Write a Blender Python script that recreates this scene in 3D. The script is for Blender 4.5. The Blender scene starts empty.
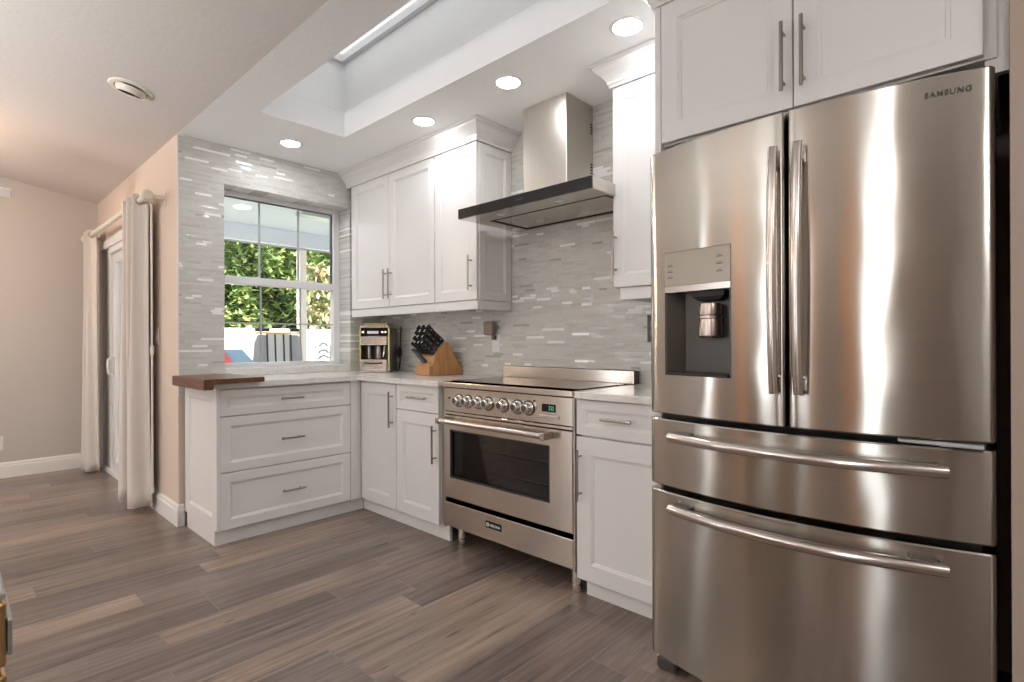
import bpy, bmesh, math, random
from mathutils import Vector, Matrix
random.seed(7)
C = bpy.context.scene.collection
SC = bpy.context.scene
R = math.radians
PI = math.pi

# ------------------------------------------------------------------ camera
cam = bpy.data.cameras.new('camera'); camo = bpy.data.objects.new('camera', cam); C.objects.link(camo)
cam.sensor_width = 36.0; cam.lens = 536.5/1024*36; cam.shift_y = 1/1024; cam.clip_start = 0.02
YAW = R(90-46.885)
camo.matrix_world = Matrix.Translation((0, 0, 1.135)) @ Matrix.Rotation(YAW, 4, 'Z') @ Matrix.Rotation(R(90), 4, 'X') @ Matrix.Rotation(R(-0.241), 4, 'Z')
SC.camera = camo

# ------------------------------------------------------------------ world, sun, exposure
SC.view_settings.view_transform = 'Standard'; SC.view_settings.look = 'None'
SC.view_settings.gamma = 1.0; SC.view_settings.use_curve_mapping = False
SC.view_settings.exposure = 0.84
W = bpy.data.worlds.new('sky'); SC.world = W; W.use_nodes = True
nt = W.node_tree; bg = nt.nodes['Background']
bg.inputs['Color'].default_value = (0.92, 0.96, 1.0, 1); bg.inputs['Strength'].default_value = 4.2
sun = bpy.data.lights.new('sun', 'SUN'); sun.energy = 4.5; sun.angle = R(1); sun.color = (1, .95, .86)
suno = bpy.data.objects.new('sun', sun); C.objects.link(suno)
suno.rotation_euler = Vector((-0.62, -0.30, -0.75)).to_track_quat('-Z', 'Y').to_euler()
CAN = 57.0          # emission strength of the kitchen recessed lamps
FAN_LIGHT = 75.0    # warm bulbs of the dining fan

# added point fill lights without fixtures, brightening the open room from out of view
for name, loc, pw, colr in (('fill_light_hall', (1.0, .4, 2.10), 12, (1, .98, .97)), ('fill_light_living', (.5, -2.6, 2.6), 26, (1, .97, .95))):
    ld_ = bpy.data.lights.new(name, 'POINT'); ld_.energy = pw; ld_.shadow_soft_size = .12; ld_.color = colr
    lo_ = bpy.data.objects.new(name, ld_); C.objects.link(lo_); lo_.location = loc

# added upward spot without a fixture, out of view, to brighten the ceilings
up = bpy.data.lights.new('ceiling_fill_spot', 'SPOT'); up.energy = 265; up.spot_size = R(165); up.spot_blend = .4; up.shadow_soft_size = .25; up.color = (.96, .985, 1)
upo = bpy.data.objects.new('ceiling_fill_spot', up); C.objects.link(upo); upo.location = (-2.9, -2.3, 1.5); upo.rotation_euler = (PI, 0, 0)

# ------------------------------------------------------------------ node helpers
def new_mat(name):
    m = bpy.data.materials.new(name); m.use_nodes = True
    return m, m.node_tree, m.node_tree.nodes['Principled BSDF']
def rgb(c): return (c[0], c[1], c[2], 1)
def plain(name, col, rough=.5, metal=0, spec=.5, emit=None, es=0, bump=0, bscale=200, coat=0):
    m, t, b = new_mat(name)
    b.inputs['Base Color'].default_value = rgb(col); b.inputs['Roughness'].default_value = rough
    b.inputs['Metallic'].default_value = metal; b.inputs['Specular IOR Level'].default_value = spec
    b.inputs['Coat Weight'].default_value = coat
    if emit: b.inputs['Emission Color'].default_value = rgb(emit); b.inputs['Emission Strength'].default_value = es
    n = t.nodes.new('ShaderNodeTexNoise'); n.inputs['Scale'].default_value = bscale; n.inputs['Detail'].default_value = 3
    g = t.nodes.new('ShaderNodeNewGeometry'); t.links.new(g.outputs['Position'], n.inputs['Vector'])
    if bump:
        bp = t.nodes.new('ShaderNodeBump'); bp.inputs['Strength'].default_value = bump; bp.inputs['Distance'].default_value = .004
        t.links.new(n.outputs['Fac'], bp.inputs['Height']); t.links.new(bp.outputs['Normal'], b.inputs['Normal'])
    return m
class NB:
    def __init__(s, t): s.t = t
    def n(s, ty, **k):
        x = s.t.nodes.new(ty)
        for a, v in k.items(): setattr(x, a, v)
        return x
    def l(s, a, b): s.t.links.new(a, b)
    def m(s, op, a, b=None, c=None):
        x = s.t.nodes.new('ShaderNodeMath'); x.operation = op
        for i, v in enumerate((a, b, c)):
            if v is None: continue
            if isinstance(v, (int, float)): x.inputs[i].default_value = v
            else: s.l(v, x.inputs[i])
        return x.outputs[0]
    def white(s, x, y=None):
        w = s.n('ShaderNodeTexWhiteNoise'); w.noise_dimensions = '2D'
        cv = s.n('ShaderNodeCombineXYZ')
        for i, v in enumerate((x, y if y is not None else 0.0)):
            if isinstance(v, (int, float)): cv.inputs[i].default_value = v
            else: s.l(v, cv.inputs[i])
        s.l(cv.outputs[0], w.inputs['Vector']); return w
    def ramp(s, fac, stops, mode='LINEAR'):
        r = s.n('ShaderNodeValToRGB'); r.color_ramp.interpolation = mode
        e = r.color_ramp.elements
        while len(e) < len(stops): e.new(0.5)
        for i, (p, c) in enumerate(stops): e[i].position = p; e[i].color = rgb(c)
        s.l(fac, r.inputs[0]); return r.outputs[0]
    def mix(s, fac, a, b, ty='MIX'):
        x = s.n('ShaderNodeMix'); x.data_type = 'RGBA'; x.blend_type = ty
        for i, v in ((0, fac), (6, a), (7, b)):
            if isinstance(v, (int, float)): x.inputs[i].default_value = v
            elif isinstance(v, tuple): x.inputs[i].default_value = rgb(v)
            else: s.l(v, x.inputs[i])
        return x.outputs[2]

def strips(nb, across, along, h, l0, l1, gap):
    """random-length strips: returns per-strip random output node and joint mask (1 on a strip, 0 in a joint)"""
    r = nb.m('DIVIDE', across, h); row = nb.m('FLOOR', r); fr = nb.m('FRACT', r)
    w = nb.white(row, 3.7)
    ln = nb.m('MULTIPLY_ADD', w.outputs['Value'], l1-l0, l0)
    off = nb.m('MULTIPLY', nb.white(row, 9.1).outputs['Value'], 37.0)
    a = nb.m('ADD', nb.m('DIVIDE', along, ln), off)
    col = nb.m('FLOOR', a); fa = nb.m('FRACT', a)
    rnd = nb.white(row, col)
    d1 = nb.m('MULTIPLY', nb.m('MINIMUM', fr, nb.m('SUBTRACT', 1.0, fr)), h)
    d2 = nb.m('MULTIPLY', nb.m('MINIMUM', fa, nb.m('SUBTRACT', 1.0, fa)), ln)
    d = nb.m('MINIMUM', d1, d2)
    mask = nb.m('SMOOTHSTEP', d, gap*.5, gap*1.1) if False else None
    mr = nb.n('ShaderNodeMapRange'); mr.inputs[1].default_value = gap*.4; mr.inputs[2].default_value = gap
    nb.l(d, mr.inputs[0])
    return rnd, mr.outputs[0]

def mat_mosaic(name, axis):
    m, t, b = new_mat(name); nb = NB(t)
    g = nb.n('ShaderNodeNewGeometry'); sp = nb.n('ShaderNodeSeparateXYZ'); nb.l(g.outputs['Position'], sp.inputs[0])
    rnd, mask = strips(nb, sp.outputs['Z'], sp.outputs[axis], .0152, .05, .15, .0010)
    v = rnd.outputs['Value']
    col = nb.ramp(v, [(0, (0.583, 0.567, 0.529)), (0.18, (0.604, 0.588, 0.55)), (0.36, (0.583, 0.583, 0.55)), (0.54, (0.619, 0.609, 0.578)), (0.7, (0.562, 0.551, 0.512)), (0.78, (0.604, 0.604, 0.578)), (0.925, (0.92, 0.92, 0.92)), (0.982, (0.441, 0.424, 0.392))], 'CONSTANT')
    nz = nb.n('ShaderNodeTexNoise'); nz.inputs['Scale'].default_value = 60; nb.l(g.outputs['Position'], nz.inputs['Vector'])
    col = nb.mix(.12, col, nz.outputs['Color'], 'OVERLAY')
    col = nb.mix(mask, (.60, .58, .53), col)
    nb.l(col, b.inputs['Base Color'])
    rr = nb.ramp(v, [(0, (.45,)*3), (.36, (.14,)*3), (.54, (.5,)*3), (.70, (.12,)*3), (.78, (.4,)*3), (.90, (.08,)*3)], 'CONSTANT')
    ro = nb.mix(mask, (.8, .8, .8), rr); nb.l(ro, b.inputs['Roughness'])
    # each strip is set with a slight tilt of its own
    sub = nb.n('ShaderNodeVectorMath', operation='SUBTRACT'); nb.l(rnd.outputs['Color'], sub.inputs[0]); sub.inputs[1].default_value = (.5, .5, .5)
    sc = nb.n('ShaderNodeVectorMath', operation='SCALE'); sc.inputs['Scale'].default_value = .11; nb.l(sub.outputs[0], sc.inputs[0])
    ad = nb.n('ShaderNodeVectorMath', operation='ADD'); nb.l(g.outputs['Normal'], ad.inputs[0]); nb.l(sc.outputs[0], ad.inputs[1])
    no = nb.n('ShaderNodeVectorMath', operation='NORMALIZE'); nb.l(ad.outputs[0], no.inputs[0])
    bp = nb.n('ShaderNodeBump'); bp.inputs['Strength'].default_value = .5; bp.inputs['Distance'].default_value = .001
    nb.l(mask, bp.inputs['Height']); nb.l(no.outputs[0], bp.inputs['Normal']); nb.l(bp.outputs[0], b.inputs['Normal'])
    return m

def mat_floor():
    m, t, b = new_mat('wood_plank_tile'); nb = NB(t)
    g = nb.n('ShaderNodeNewGeometry'); sp = nb.n('ShaderNodeSeparateXYZ'); nb.l(g.outputs['Position'], sp.inputs[0])
    x = nb.m('ADD', sp.outputs['X'], 1.56+1.5)
    rnd, mask = strips(nb, x, sp.outputs['Y'], .15, .92, .98, .0030)
    v = rnd.outputs['Value']
    base = nb.ramp(v, [(0, (0.217, 0.165, 0.137)), (0.16, (0.159, 0.123, 0.107)), (0.32, (0.249, 0.189, 0.153)), (0.46, (0.191, 0.145, 0.123)), (0.6, (0.207, 0.165, 0.142)), (0.74, (0.175, 0.132, 0.109)), (0.86, (0.292, 0.22, 0.174))], 'CONSTANT')
    mp = nb.n('ShaderNodeMapping'); mp.inputs['Scale'].default_value = (34, 1.9, 1)
    sh = nb.n('ShaderNodeVectorMath', operation='SCALE'); sh.inputs['Scale'].default_value = 40; nb.l(rnd.outputs['Color'], sh.inputs[0])
    ad = nb.n('ShaderNodeVectorMath', operation='ADD'); nb.l(g.outputs['Position'], mp.inputs['Vector']); nb.l(mp.outputs[0], ad.inputs[0]); nb.l(sh.outputs[0], ad.inputs[1])
    n1 = nb.n('ShaderNodeTexNoise'); n1.inputs['Scale'].default_value = 1; n1.inputs['Detail'].default_value = 6; n1.inputs['Roughness'].default_value = .65; nb.l(ad.outputs[0], n1.inputs['Vector'])
    gr = nb.ramp(n1.outputs['Fac'], [(.30, (.40,)*3), (.42, (.80,)*3), (.54, (1.04,)*3), (.70, (1.45,)*3)])
    c2 = nb.mix(1.0, base, gr, 'MULTIPLY')
    mp2 = nb.n('ShaderNodeMapping'); mp2.inputs['Scale'].default_value = (17, 4.2, 1); nb.l(g.outputs['Position'], mp2.inputs['Vector'])
    n2 = nb.n('ShaderNodeTexNoise'); n2.inputs['Scale'].default_value = 1.3; n2.inputs['Detail'].default_value = 3; nb.l(mp2.outputs[0], n2.inputs['Vector'])
    kn = nb.ramp(n2.outputs['Fac'], [(.26, (.30,)*3), (.33, (1,)*3)])
    c2 = nb.mix(.8, c2, kn, 'MULTIPLY')
    c3 = nb.mix(mask, (.21, .185, .165), c2)
    nb.l(c3, b.inputs['Base Color'])
    ro = nb.m('MULTIPLY_ADD', n1.outputs['Fac'], .14, .24); nb.l(ro, b.inputs['Roughness'])
    b.inputs['Specular IOR Level'].default_value = .5
    bp = nb.n('ShaderNodeBump'); bp.inputs['Strength'].default_value = .35; bp.inputs['Distance'].default_value = .002
    hh = nb.m('MULTIPLY_ADD', n1.outputs['Fac'], .25, mask); nb.l(hh, bp.inputs['Height']); nb.l(bp.outputs[0], b.inputs['Normal'])
    return m

def mat_steel(name, col=(.62, .58, .53), rough=.195, aniso=.975, tangent=(0, 0, 1), streak=(2, 2, 260), wave=0):
    m, t, b = new_mat(name); nb = NB(t)
    b.inputs['Metallic'].default_value = 1; b.inputs['Roughness'].default_value = rough
    b.inputs['Anisotropic'].default_value = aniso
    tv = nb.n('ShaderNodeCombineXYZ')
    for i in range(3): tv.inputs[i].default_value = tangent[i]
    nb.l(tv.outputs[0], b.inputs['Tangent'])
    g = nb.n('ShaderNodeNewGeometry'); mp = nb.n('ShaderNodeMapping'); mp.inputs['Scale'].default_value = streak; nb.l(g.outputs['Position'], mp.inputs['Vector'])
    n = nb.n('ShaderNodeTexNoise'); n.inputs['Scale'].default_value = 1; n.inputs['Detail'].default_value = 2; nb.l(mp.outputs[0], n.inputs['Vector'])
    f = nb.ramp(n.outputs['Fac'], [(.3, tuple(c*.975 for c in col)), (.7, tuple(min(1, c*1.02) for c in col))])
    nb.l(f, b.inputs['Base Color'])
    if wave:
        m2 = nb.n('ShaderNodeMapping'); m2.inputs['Scale'].default_value = (5, 5, 3.2); nb.l(g.outputs['Position'], m2.inputs['Vector'])
        n2 = nb.n('ShaderNodeTexNoise'); n2.inputs['Scale'].default_value = 1; n2.inputs['Detail'].default_value = 1; nb.l(m2.outputs[0], n2.inputs['Vector'])
        bp = nb.n('ShaderNodeBump'); bp.inputs['Strength'].default_value = 1; bp.inputs['Distance'].default_value = wave; nb.l(n2.outputs['Fac'], bp.inputs['Height']); nb.l(bp.outputs[0], b.inputs['Normal'])
    return m

def mat_wood(name, dark, light, scale=(6, 40, 40), rough=.4):
    m, t, b = new_mat(name); nb = NB(t)
    g = nb.n('ShaderNodeNewGeometry'); mp = nb.n('ShaderNodeMapping'); mp.inputs['Scale'].default_value = scale; nb.l(g.outputs['Position'], mp.inputs['Vector'])
    n = nb.n('ShaderNodeTexNoise'); n.inputs['Scale'].default_value = 1; n.inputs['Detail'].default_value = 5; nb.l(mp.outputs[0], n.inputs['Vector'])
    nb.l(nb.ramp(n.outputs['Fac'], [(.3, dark), (.7, light)]), b.inputs['Base Color']); b.inputs['Roughness'].default_value = rough
    return m

def mat_quartz():
    m, t, b = new_mat('white_quartz'); nb = NB(t)
    g = nb.n('ShaderNodeNewGeometry')
    n = nb.n('ShaderNodeTexNoise'); n.inputs['Scale'].default_value = 3.2; n.inputs['Detail'].default_value = 6; n.inputs['Distortion'].default_value = 1.6; nb.l(g.outputs['Position'], n.inputs['Vector'])
    nb.l(nb.ramp(n.outputs['Fac'], [(.45, (.80, .79, .765)), (.50, (.745, .71, .665)), (.53, (.80, .79, .765))]), b.inputs['Base Color'])
    b.inputs['Roughness'].default_value = .12
    return m

def mat_glass(name, tint=(1, 1, 1), refl=.12):
    m = bpy.data.materials.new(name); m.use_nodes = True; t = m.node_tree; t.nodes.clear(); nb = NB(t)
    o = nb.n('ShaderNodeOutputMaterial'); tr = nb.n('ShaderNodeBsdfTransparent'); tr.inputs[0].default_value = rgb(tint)
    gl = nb.n('ShaderNodeBsdfGlossy'); gl.inputs['Roughness'].default_value = .02
    fr = nb.n('ShaderNodeFresnel'); fr.inputs[0].default_value = 1.35
    mx = nb.n('ShaderNodeMixShader'); nb.l(nb.m('MULTIPLY', fr.outputs[0], refl*8), mx.inputs[0]); nb.l(tr.outputs[0], mx.inputs[1]); nb.l(gl.outputs[0], mx.inputs[2]); nb.l(mx.outputs[0], o.inputs[0])
    return m

def mat_leaf(name, cols):
    m, t, b = new_mat(name); nb = NB(t)
    a = nb.n('ShaderNodeAttribute'); a.attribute_name = 'tone'
    n = len(cols)
    nb.l(nb.ramp(a.outputs['Fac'], [(i/(n-1), c) for i, c in enumerate(cols)]), b.inputs['Base Color'])
    b.inputs['Roughness'].default_value = .55
    return m

def mat_translucent(name, col):
    m = bpy.data.materials.new(name); m.use_nodes = True; t = m.node_tree; t.nodes.clear(); nb = NB(t)
    o = nb.n('ShaderNodeOutputMaterial'); a = nb.n('ShaderNodeBsdfTranslucent'); a.inputs[0].default_value = rgb(col)
    d = nb.n('ShaderNodeBsdfDiffuse'); d.inputs[0].default_value = rgb(col); mx = nb.n('ShaderNodeMixShader'); mx.inputs[0].default_value = .35
    nb.l(a.outputs[0], mx.inputs[1]); nb.l(d.outputs[0], mx.inputs[2]); nb.l(mx.outputs[0], o.inputs[0])
    return m

M = dict(
    white=plain('white_cabinet_paint', (.76, .745, .735), .32),
    white_trim=plain('white_trim_paint', (.80, .78, .75), .4),
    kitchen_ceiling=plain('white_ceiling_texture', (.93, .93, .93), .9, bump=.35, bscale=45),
    wall=plain('beige_wall_paint', (.68, .565, .48), .75, bump=.05),
    far_wall=plain('greige_wall_paint', (.55, .51, .475), .75, bump=.05),
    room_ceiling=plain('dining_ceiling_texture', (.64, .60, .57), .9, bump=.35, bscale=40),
    tile_back=mat_mosaic('mosaic_tile_range', 'X'), tile_side=mat_mosaic('mosaic_tile_window', 'Y'),
    floor=mat_floor(), quartz=mat_quartz(),
    steel=mat_steel('brushed_stainless', (.52, .49, .445), wave=.004), steel_range=mat_steel('range_stainless', (.64, .57, .50), .22, .85),
    hood=mat_steel('hood_stainless', (.60, .56, .51), .34, .45, (0, 0, 1), (160, 160, 2)),
    hood_plain=plain('hood_canopy_steel', (.60, .56, .50), .17, 1),
    chrome=plain('polished_steel', (.78, .76, .72), .14, 1), nickel=plain('brushed_nickel', (.36, .33, .29), .3, 1),
    handle=plain('handle_steel', (.62, .57, .53), .2, 1),
    black=plain('black_gloss', (.012, .011, .012), .12, spec=.28), black_matte=plain('black_plastic', (.02, .019, .019), .5),
    dark_grey=plain('dark_grey_plastic', (.07, .065, .06), .45), side_grey=plain('dark_fridge_side', (.03, .028, .027), .5),
    glass=mat_glass('window_glass', (1, 1, 1), .05), oven_glass=mat_glass('oven_door_glass', (.62, .62, .62), .2),
    white_plastic=plain('white_plastic', (.78, .77, .74), .35), vinyl=plain('white_vinyl', (.80, .80, .80), .35),
    walnut=mat_wood('walnut_board', (.075, .030, .016), (.20, .085, .045), (5, 60, 60), .38),
    beech=mat_wood('knife_block_wood', (.42, .20, .07), (.60, .32, .13), (40, 40, 6), .42),
    curtain=plain('oatmeal_linen', (.71, .655, .605), .85, bump=.3, bscale=260),
    lamp=plain('lamp_diffuser', (1, 1, 1), .5, emit=(.965, .985, 1), es=CAN),
    lamp_warm=plain('warm_bulb', (1, 1, 1), .5, emit=(1, .86, .72), es=FAN_LIGHT),
    skylight=mat_translucent('frosted_skylight', (.50, .50, .50)),
    grey_muntin=plain('muntin_grey', (.42, .44, .45), .4),
    soffit=plain('porch_soffit', (.60, .64, .69), .7, bump=.3, bscale=14), post=plain('porch_post_paint', (.72, .66, .58), .6),
    concrete=plain('patio_concrete', (.45, .43, .40), .8, bump=.2), lawn=plain('lawn_green', (.13, .15, .08), .9, bump=.5),
    fence=plain('white_fence_vinyl', (.86, .87, .88), .45),
    bark=plain('pale_bark', (.55, .46, .40), .85, bump=.5), mesh_grey=plain('grey_sling', (.33, .33, .34), .7),
    blue=plain('blue_canvas', (.20, .30, .40), .8), red=plain('red_canvas', (.55, .08, .07), .7), orange=plain('orange_wood_rail', (.80, .46, .16), .6),
    leaf=mat_leaf('hedge_leaves', [(.030, .060, .018), (.07, .13, .03), (.16, .24, .06), (.34, .38, .12), (.50, .40, .12)]),
    leaf2=mat_leaf('tree_leaves', [(.06, .09, .03), (.20, .22, .07), (.42, .34, .16), (.60, .45, .30)]),
    green=plain('green_display', (.05, .2, .1), .4, emit=(.15, .9, .5), es=.5),
    brown_plastic=plain('brown_plastic', (.24, .18, .14), .35), olive=plain('olive_tinted_chrome', (.55, .50, .26), .2, 1),
    cream=plain('cream_plastic', (.78, .73, .63), .45), sun_block=plain('sun_block_stucco', (.62, .58, .52), .8, bump=.3),
    oak_reflect_strip=mat_wood('oak_reflect_strip', (.62, .27, .09), (.80, .40, .16), (30, 30, 3), .45),
    warm_steel=plain('warm_lit_steel', (.72, .50, .25), .22, 1), grey_metal=plain('grey_metal', (.42, .44, .44), .35, .6),
    dispenser_metal=plain('dispenser_panel_metal', (.36, .335, .29), .3, .9), dispenser_grey=plain('dispenser_recess_grey', (.065, .056, .047), .28),
    oven_enamel=plain('oven_enamel', (.16, .155, .15), .35),
    logo_grey=plain('etched_logo', (.09, .08, .07), .5, .5), taupe=plain('taupe_wall', (.40, .325, .27), .75, bump=.05),
    label_white=plain('label_white', (.8, .8, .8), .4), water=plain('paddle_steel', (.55, .47, .42), .3, 1),
)

# ------------------------------------------------------------------ mesh builder
class MB:
    def __init__(s): s.b = bmesh.new()
    def box(s, x0, x1, y0, y1, z0, z1, bev=0, seg=1, mtx=None):
        r = bmesh.ops.create_cube(s.b, size=1.0); vs = r['verts']
        for v in vs: v.co = Vector(((x0+x1)/2+v.co.x*(x1-x0), (y0+y1)/2+v.co.y*(y1-y0), (z0+z1)/2+v.co.z*(z1-z0)))
        if bev:
            es = list({e for v in vs for e in v.link_edges})
            q = bmesh.ops.bevel(s.b, geom=es, offset=bev, segments=seg, affect='EDGES', profile=.5)
            vs = list({v for f in q['faces'] for v in f.verts} | {v for v in vs if v.is_valid})
        if mtx: 
            for v in vs: v.co = mtx @ v.co
        return s
    def tube(s, pts, r, n=12, caps=True, closed=False):
        pts = [Vector(p) for p in pts]; rings = []
        rad = r if isinstance(r, (list, tuple)) else [r]*len(pts)
        up = None; N = len(pts)
        for i, p in enumerate(pts):
            if closed: d = pts[(i+1) % N]-pts[i-1]
            else: d = (pts[min(i+1, N-1)]-pts[max(i-1, 0)])
            d.normalize()
            if up is None: up = Vector((0, 0, 1)) if abs(d.z) < .9 else Vector((1, 0, 0))
            a = d.cross(up).normalized(); u = a.cross(d).normalized(); up = u
            rings.append([s.b.verts.new(p+(a*math.cos(2*PI*k/n)+u*math.sin(2*PI*k/n))*rad[i]) for k in range(n)])
        for i in range(N if closed else N-1):
            A, B = rings[i], rings[(i+1) % N]
            for k in range(n): s.b.faces.new((A[k], A[(k+1) % n], B[(k+1) % n], B[k]))
        if caps and not closed:
            s.b.faces.new(rings[0][::-1]); s.b.faces.new(rings[-1])
        return s
    def prism(s, poly, f, d0, d1):
        """poly: list of (a,b); f(a,b,d)->xyz"""
        A = [s.b.verts.new(f(a, b, d0)) for a, b in poly]; B = [s.b.verts.new(f(a, b, d1)) for a, b in poly]
        n = len(poly)
        s.b.faces.new(A[::-1]); s.b.faces.new(B)
        for i in range(n): s.b.faces.new((A[i], A[(i+1) % n], B[(i+1) % n], B[i]))
        return s
    def lathe(s, prof, mtx, n=28):
        rings = []
        for r, h in prof:
            if r < 1e-6: rings.append([s.b.verts.new(mtx @ Vector((0, 0, h)))])
            else: rings.append([s.b.verts.new(mtx @ Vector((r*math.cos(2*PI*k/n), r*math.sin(2*PI*k/n), h))) for k in range(n)])
        for A, B in zip(rings, rings[1:]):
            for k in range(n):
                a0, a1 = A[k % len(A)], A[(k+1) % len(A)]; b0, b1 = B[k % len(B)], B[(k+1) % len(B)]
                vs = []
                for v in (a0, a1, b1, b0):
                    if v not in vs: vs.append(v)
                if len(vs) > 2: s.b.faces.new(vs)
        return s
    def loops(s, rects, f, cap_first=True, cap_last=True):
        """rects: list of ((a0,a1,b0,b1), d) nested rectangles; f(a,b,d)"""
        rings = []
        for (a0, a1, b0, b1), d in rects:
            rings.append([s.b.verts.new(f(a, b, d)) for a, b in ((a0, b0), (a1, b0), (a1, b1), (a0, b1))])
        for A, B in zip(rings, rings[1:]):
            for k in range(4): s.b.faces.new((A[k], A[(k+1) % 4], B[(k+1) % 4], B[k]))
        if cap_first: s.b.faces.new(rings[0][::-1])
        if cap_last: s.b.faces.new(rings[-1])
        return s
    def quad(s, a, b, c, d):
        s.b.faces.new([s.b.verts.new(Vector(p)) for p in (a, b, c, d)]); return s
    def grid(s, fn, nu, nv):
        V = [[s.b.verts.new(fn(i/nu, j/nv)) for j in range(nv+1)] for i in range(nu+1)]
        for i in range(nu):
            for j in range(nv): s.b.faces.new((V[i][j], V[i+1][j], V[i+1][j+1], V[i][j+1]))
        return s
    def build(s, name, mat, parent=None, smooth=False, local=False, angle=35, normals=True):
        if normals: bmesh.ops.recalc_face_normals(s.b, faces=s.b.faces)
        if parent is not None and not local:
            off = wloc(parent)
            for v in s.b.verts: v.co -= off
        if smooth:
            for f in s.b.faces: f.smooth = True
            for e in s.b.edges:
                if len(e.link_faces) == 2 and e.calc_face_angle(0) > R(angle): e.smooth = False
        me = bpy.data.meshes.new(name); s.b.to_mesh(me); s.b.free()
        me.materials.append(M[mat] if isinstance(mat, str) else mat)
        o = bpy.data.objects.new(name, me); C.objects.link(o)
        if parent is not None: o.parent = parent
        return o
def wloc(o):
    v = Vector((0, 0, 0))
    while o is not None: v = v + o.location; o = o.parent
    return v
def thing(name, label, cat, loc=(0, 0, 0), rz=0, group=None):
    o = bpy.data.objects.new(name, None); C.objects.link(o); o.empty_display_size = .1
    o.location = loc; o.rotation_euler = (0, 0, rz); return tag(o, label, cat, group)
def tag(o, label, cat, group=None, kind=None):
    o['label'] = label; o['category'] = cat
    if group: o['group'] = group
    if kind: o['kind'] = kind
    return o
def struct(o): o['kind'] = 'structure'; return o
def fy(y): return lambda a, b, d: Vector((a, y+d, b))      # panel facing -Y, d goes into the wall
def fx(x): return lambda a, b, d: Vector((x-d, a, b))      # panel facing +X
def fyn(y): return lambda a, b, d: Vector((a, y-d, b))

def shaker(f, a0, a1, b0, b1, fw=.058, th=.02):
    mb = MB(); ins = lambda i: (a0+i, a1-i, b0+i, b1-i)
    mb.loops([(ins(0), th), (ins(0), .0018), (ins(.0018), 0), (ins(fw), 0), (ins(fw+.003), .003), (ins(fw+.010), .0055), (ins(fw+.013), .0095), (ins(fw+.016), .0095)], f)
    return mb
def bar_pull(f, a0, b0, a1, b1, parent, r=.0058, off=.032):
    """bar between two points in the panel's plane, on two posts"""
    mb = MB(); p0, p1 = f(a0, b0, -off), f(a1, b1, -off); mb.tube([p0, p1], r, 10)
    for q in (.14, .86):
        a, b = a0+(a1-a0)*q, b0+(b1-b0)*q
        mb.tube([f(a, b, .001), f(a, b, -off)], r*.8, 8)
    return mb.build('handle', 'nickel', parent, smooth=True)

# ------------------------------------------------------------------ dimensions
XW, YR, D, ZC = -3.793, 1.017, 2.483, 2.44
XFAR, XR, YB = -6.26, 2.6, -4.2
SL = .18
zs = lambda y: ZC+SL*(YR-y)
WY0, WY1, WZ0, WZ1 = 1.285, 2.199, .968, 2.185      # kitchen window opening
XG = -3.95                                            # window frame plane

# ------------------------------------------------------------------ room shell
struct(MB().box(XFAR-.2, XR+.2, YB-.2, D+.2, -.12, 0).build('floor', 'floor'))
# kitchen ceiling with the skylight opening
SX0, SX1, SY0, SY1, SZ = -3.103, -.85, 1.236, 1.765, 2.90
mb = MB(); zt = ZC+.16
mb.box(XW-.2, SX0, YR, D+.2, ZC, zt); mb.box(SX1, XR+.2, YR, D+.2, ZC, zt); mb.box(SX0, SX1, YR, SY0, ZC, zt); mb.box(SX0, SX1, SY1, D+.2, ZC, zt)
struct(mb.build('ceiling', 'kitchen_ceiling'))
mb = MB(); zt = SZ
mb.box(SX0-.06, SX0, SY0-.06, SY1+.06, ZC+.161, zt); mb.box(SX1, SX1+.06, SY0-.06, SY1+.06, ZC+.161, zt)
mb.box(SX0, SX1, SY0-.06, SY0, ZC+.161, zt); mb.box(SX0, SX1, SY1, SY1+.06, ZC+.161, zt)
sw = struct(mb.build('ceiling_skylight_well', 'kitchen_ceiling'))
sk = MB(); sk.box(SX0-.06, SX1+.06, SY0-.06, SY1+.06, SZ+.045, SZ+.053)
w3 = struct(sk.build('window_3', 'skylight'))
mb = MB(); mb.box(SX0-.06, SX1+.06, SY0-.06, SY0+.03, SZ+.001, SZ+.044); mb.box(SX0-.06, SX1+.06, SY1-.03, SY1+.06, SZ+.001, SZ+.044)
mb.box(SX0-.06, SX0+.03, SY0+.03, SY1-.03, SZ+.001, SZ+.044); mb.box(SX1-.03, SX1+.06, SY0+.03, SY1-.03, SZ+.001, SZ+.044)
mb.build('window_frame', 'vinyl', w3)
# sloped ceiling of the room
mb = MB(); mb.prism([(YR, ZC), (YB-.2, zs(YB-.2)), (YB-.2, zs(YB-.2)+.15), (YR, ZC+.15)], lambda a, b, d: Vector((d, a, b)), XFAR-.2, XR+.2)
struct(mb.build('ceiling_sloped', 'room_ceiling'))
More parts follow.
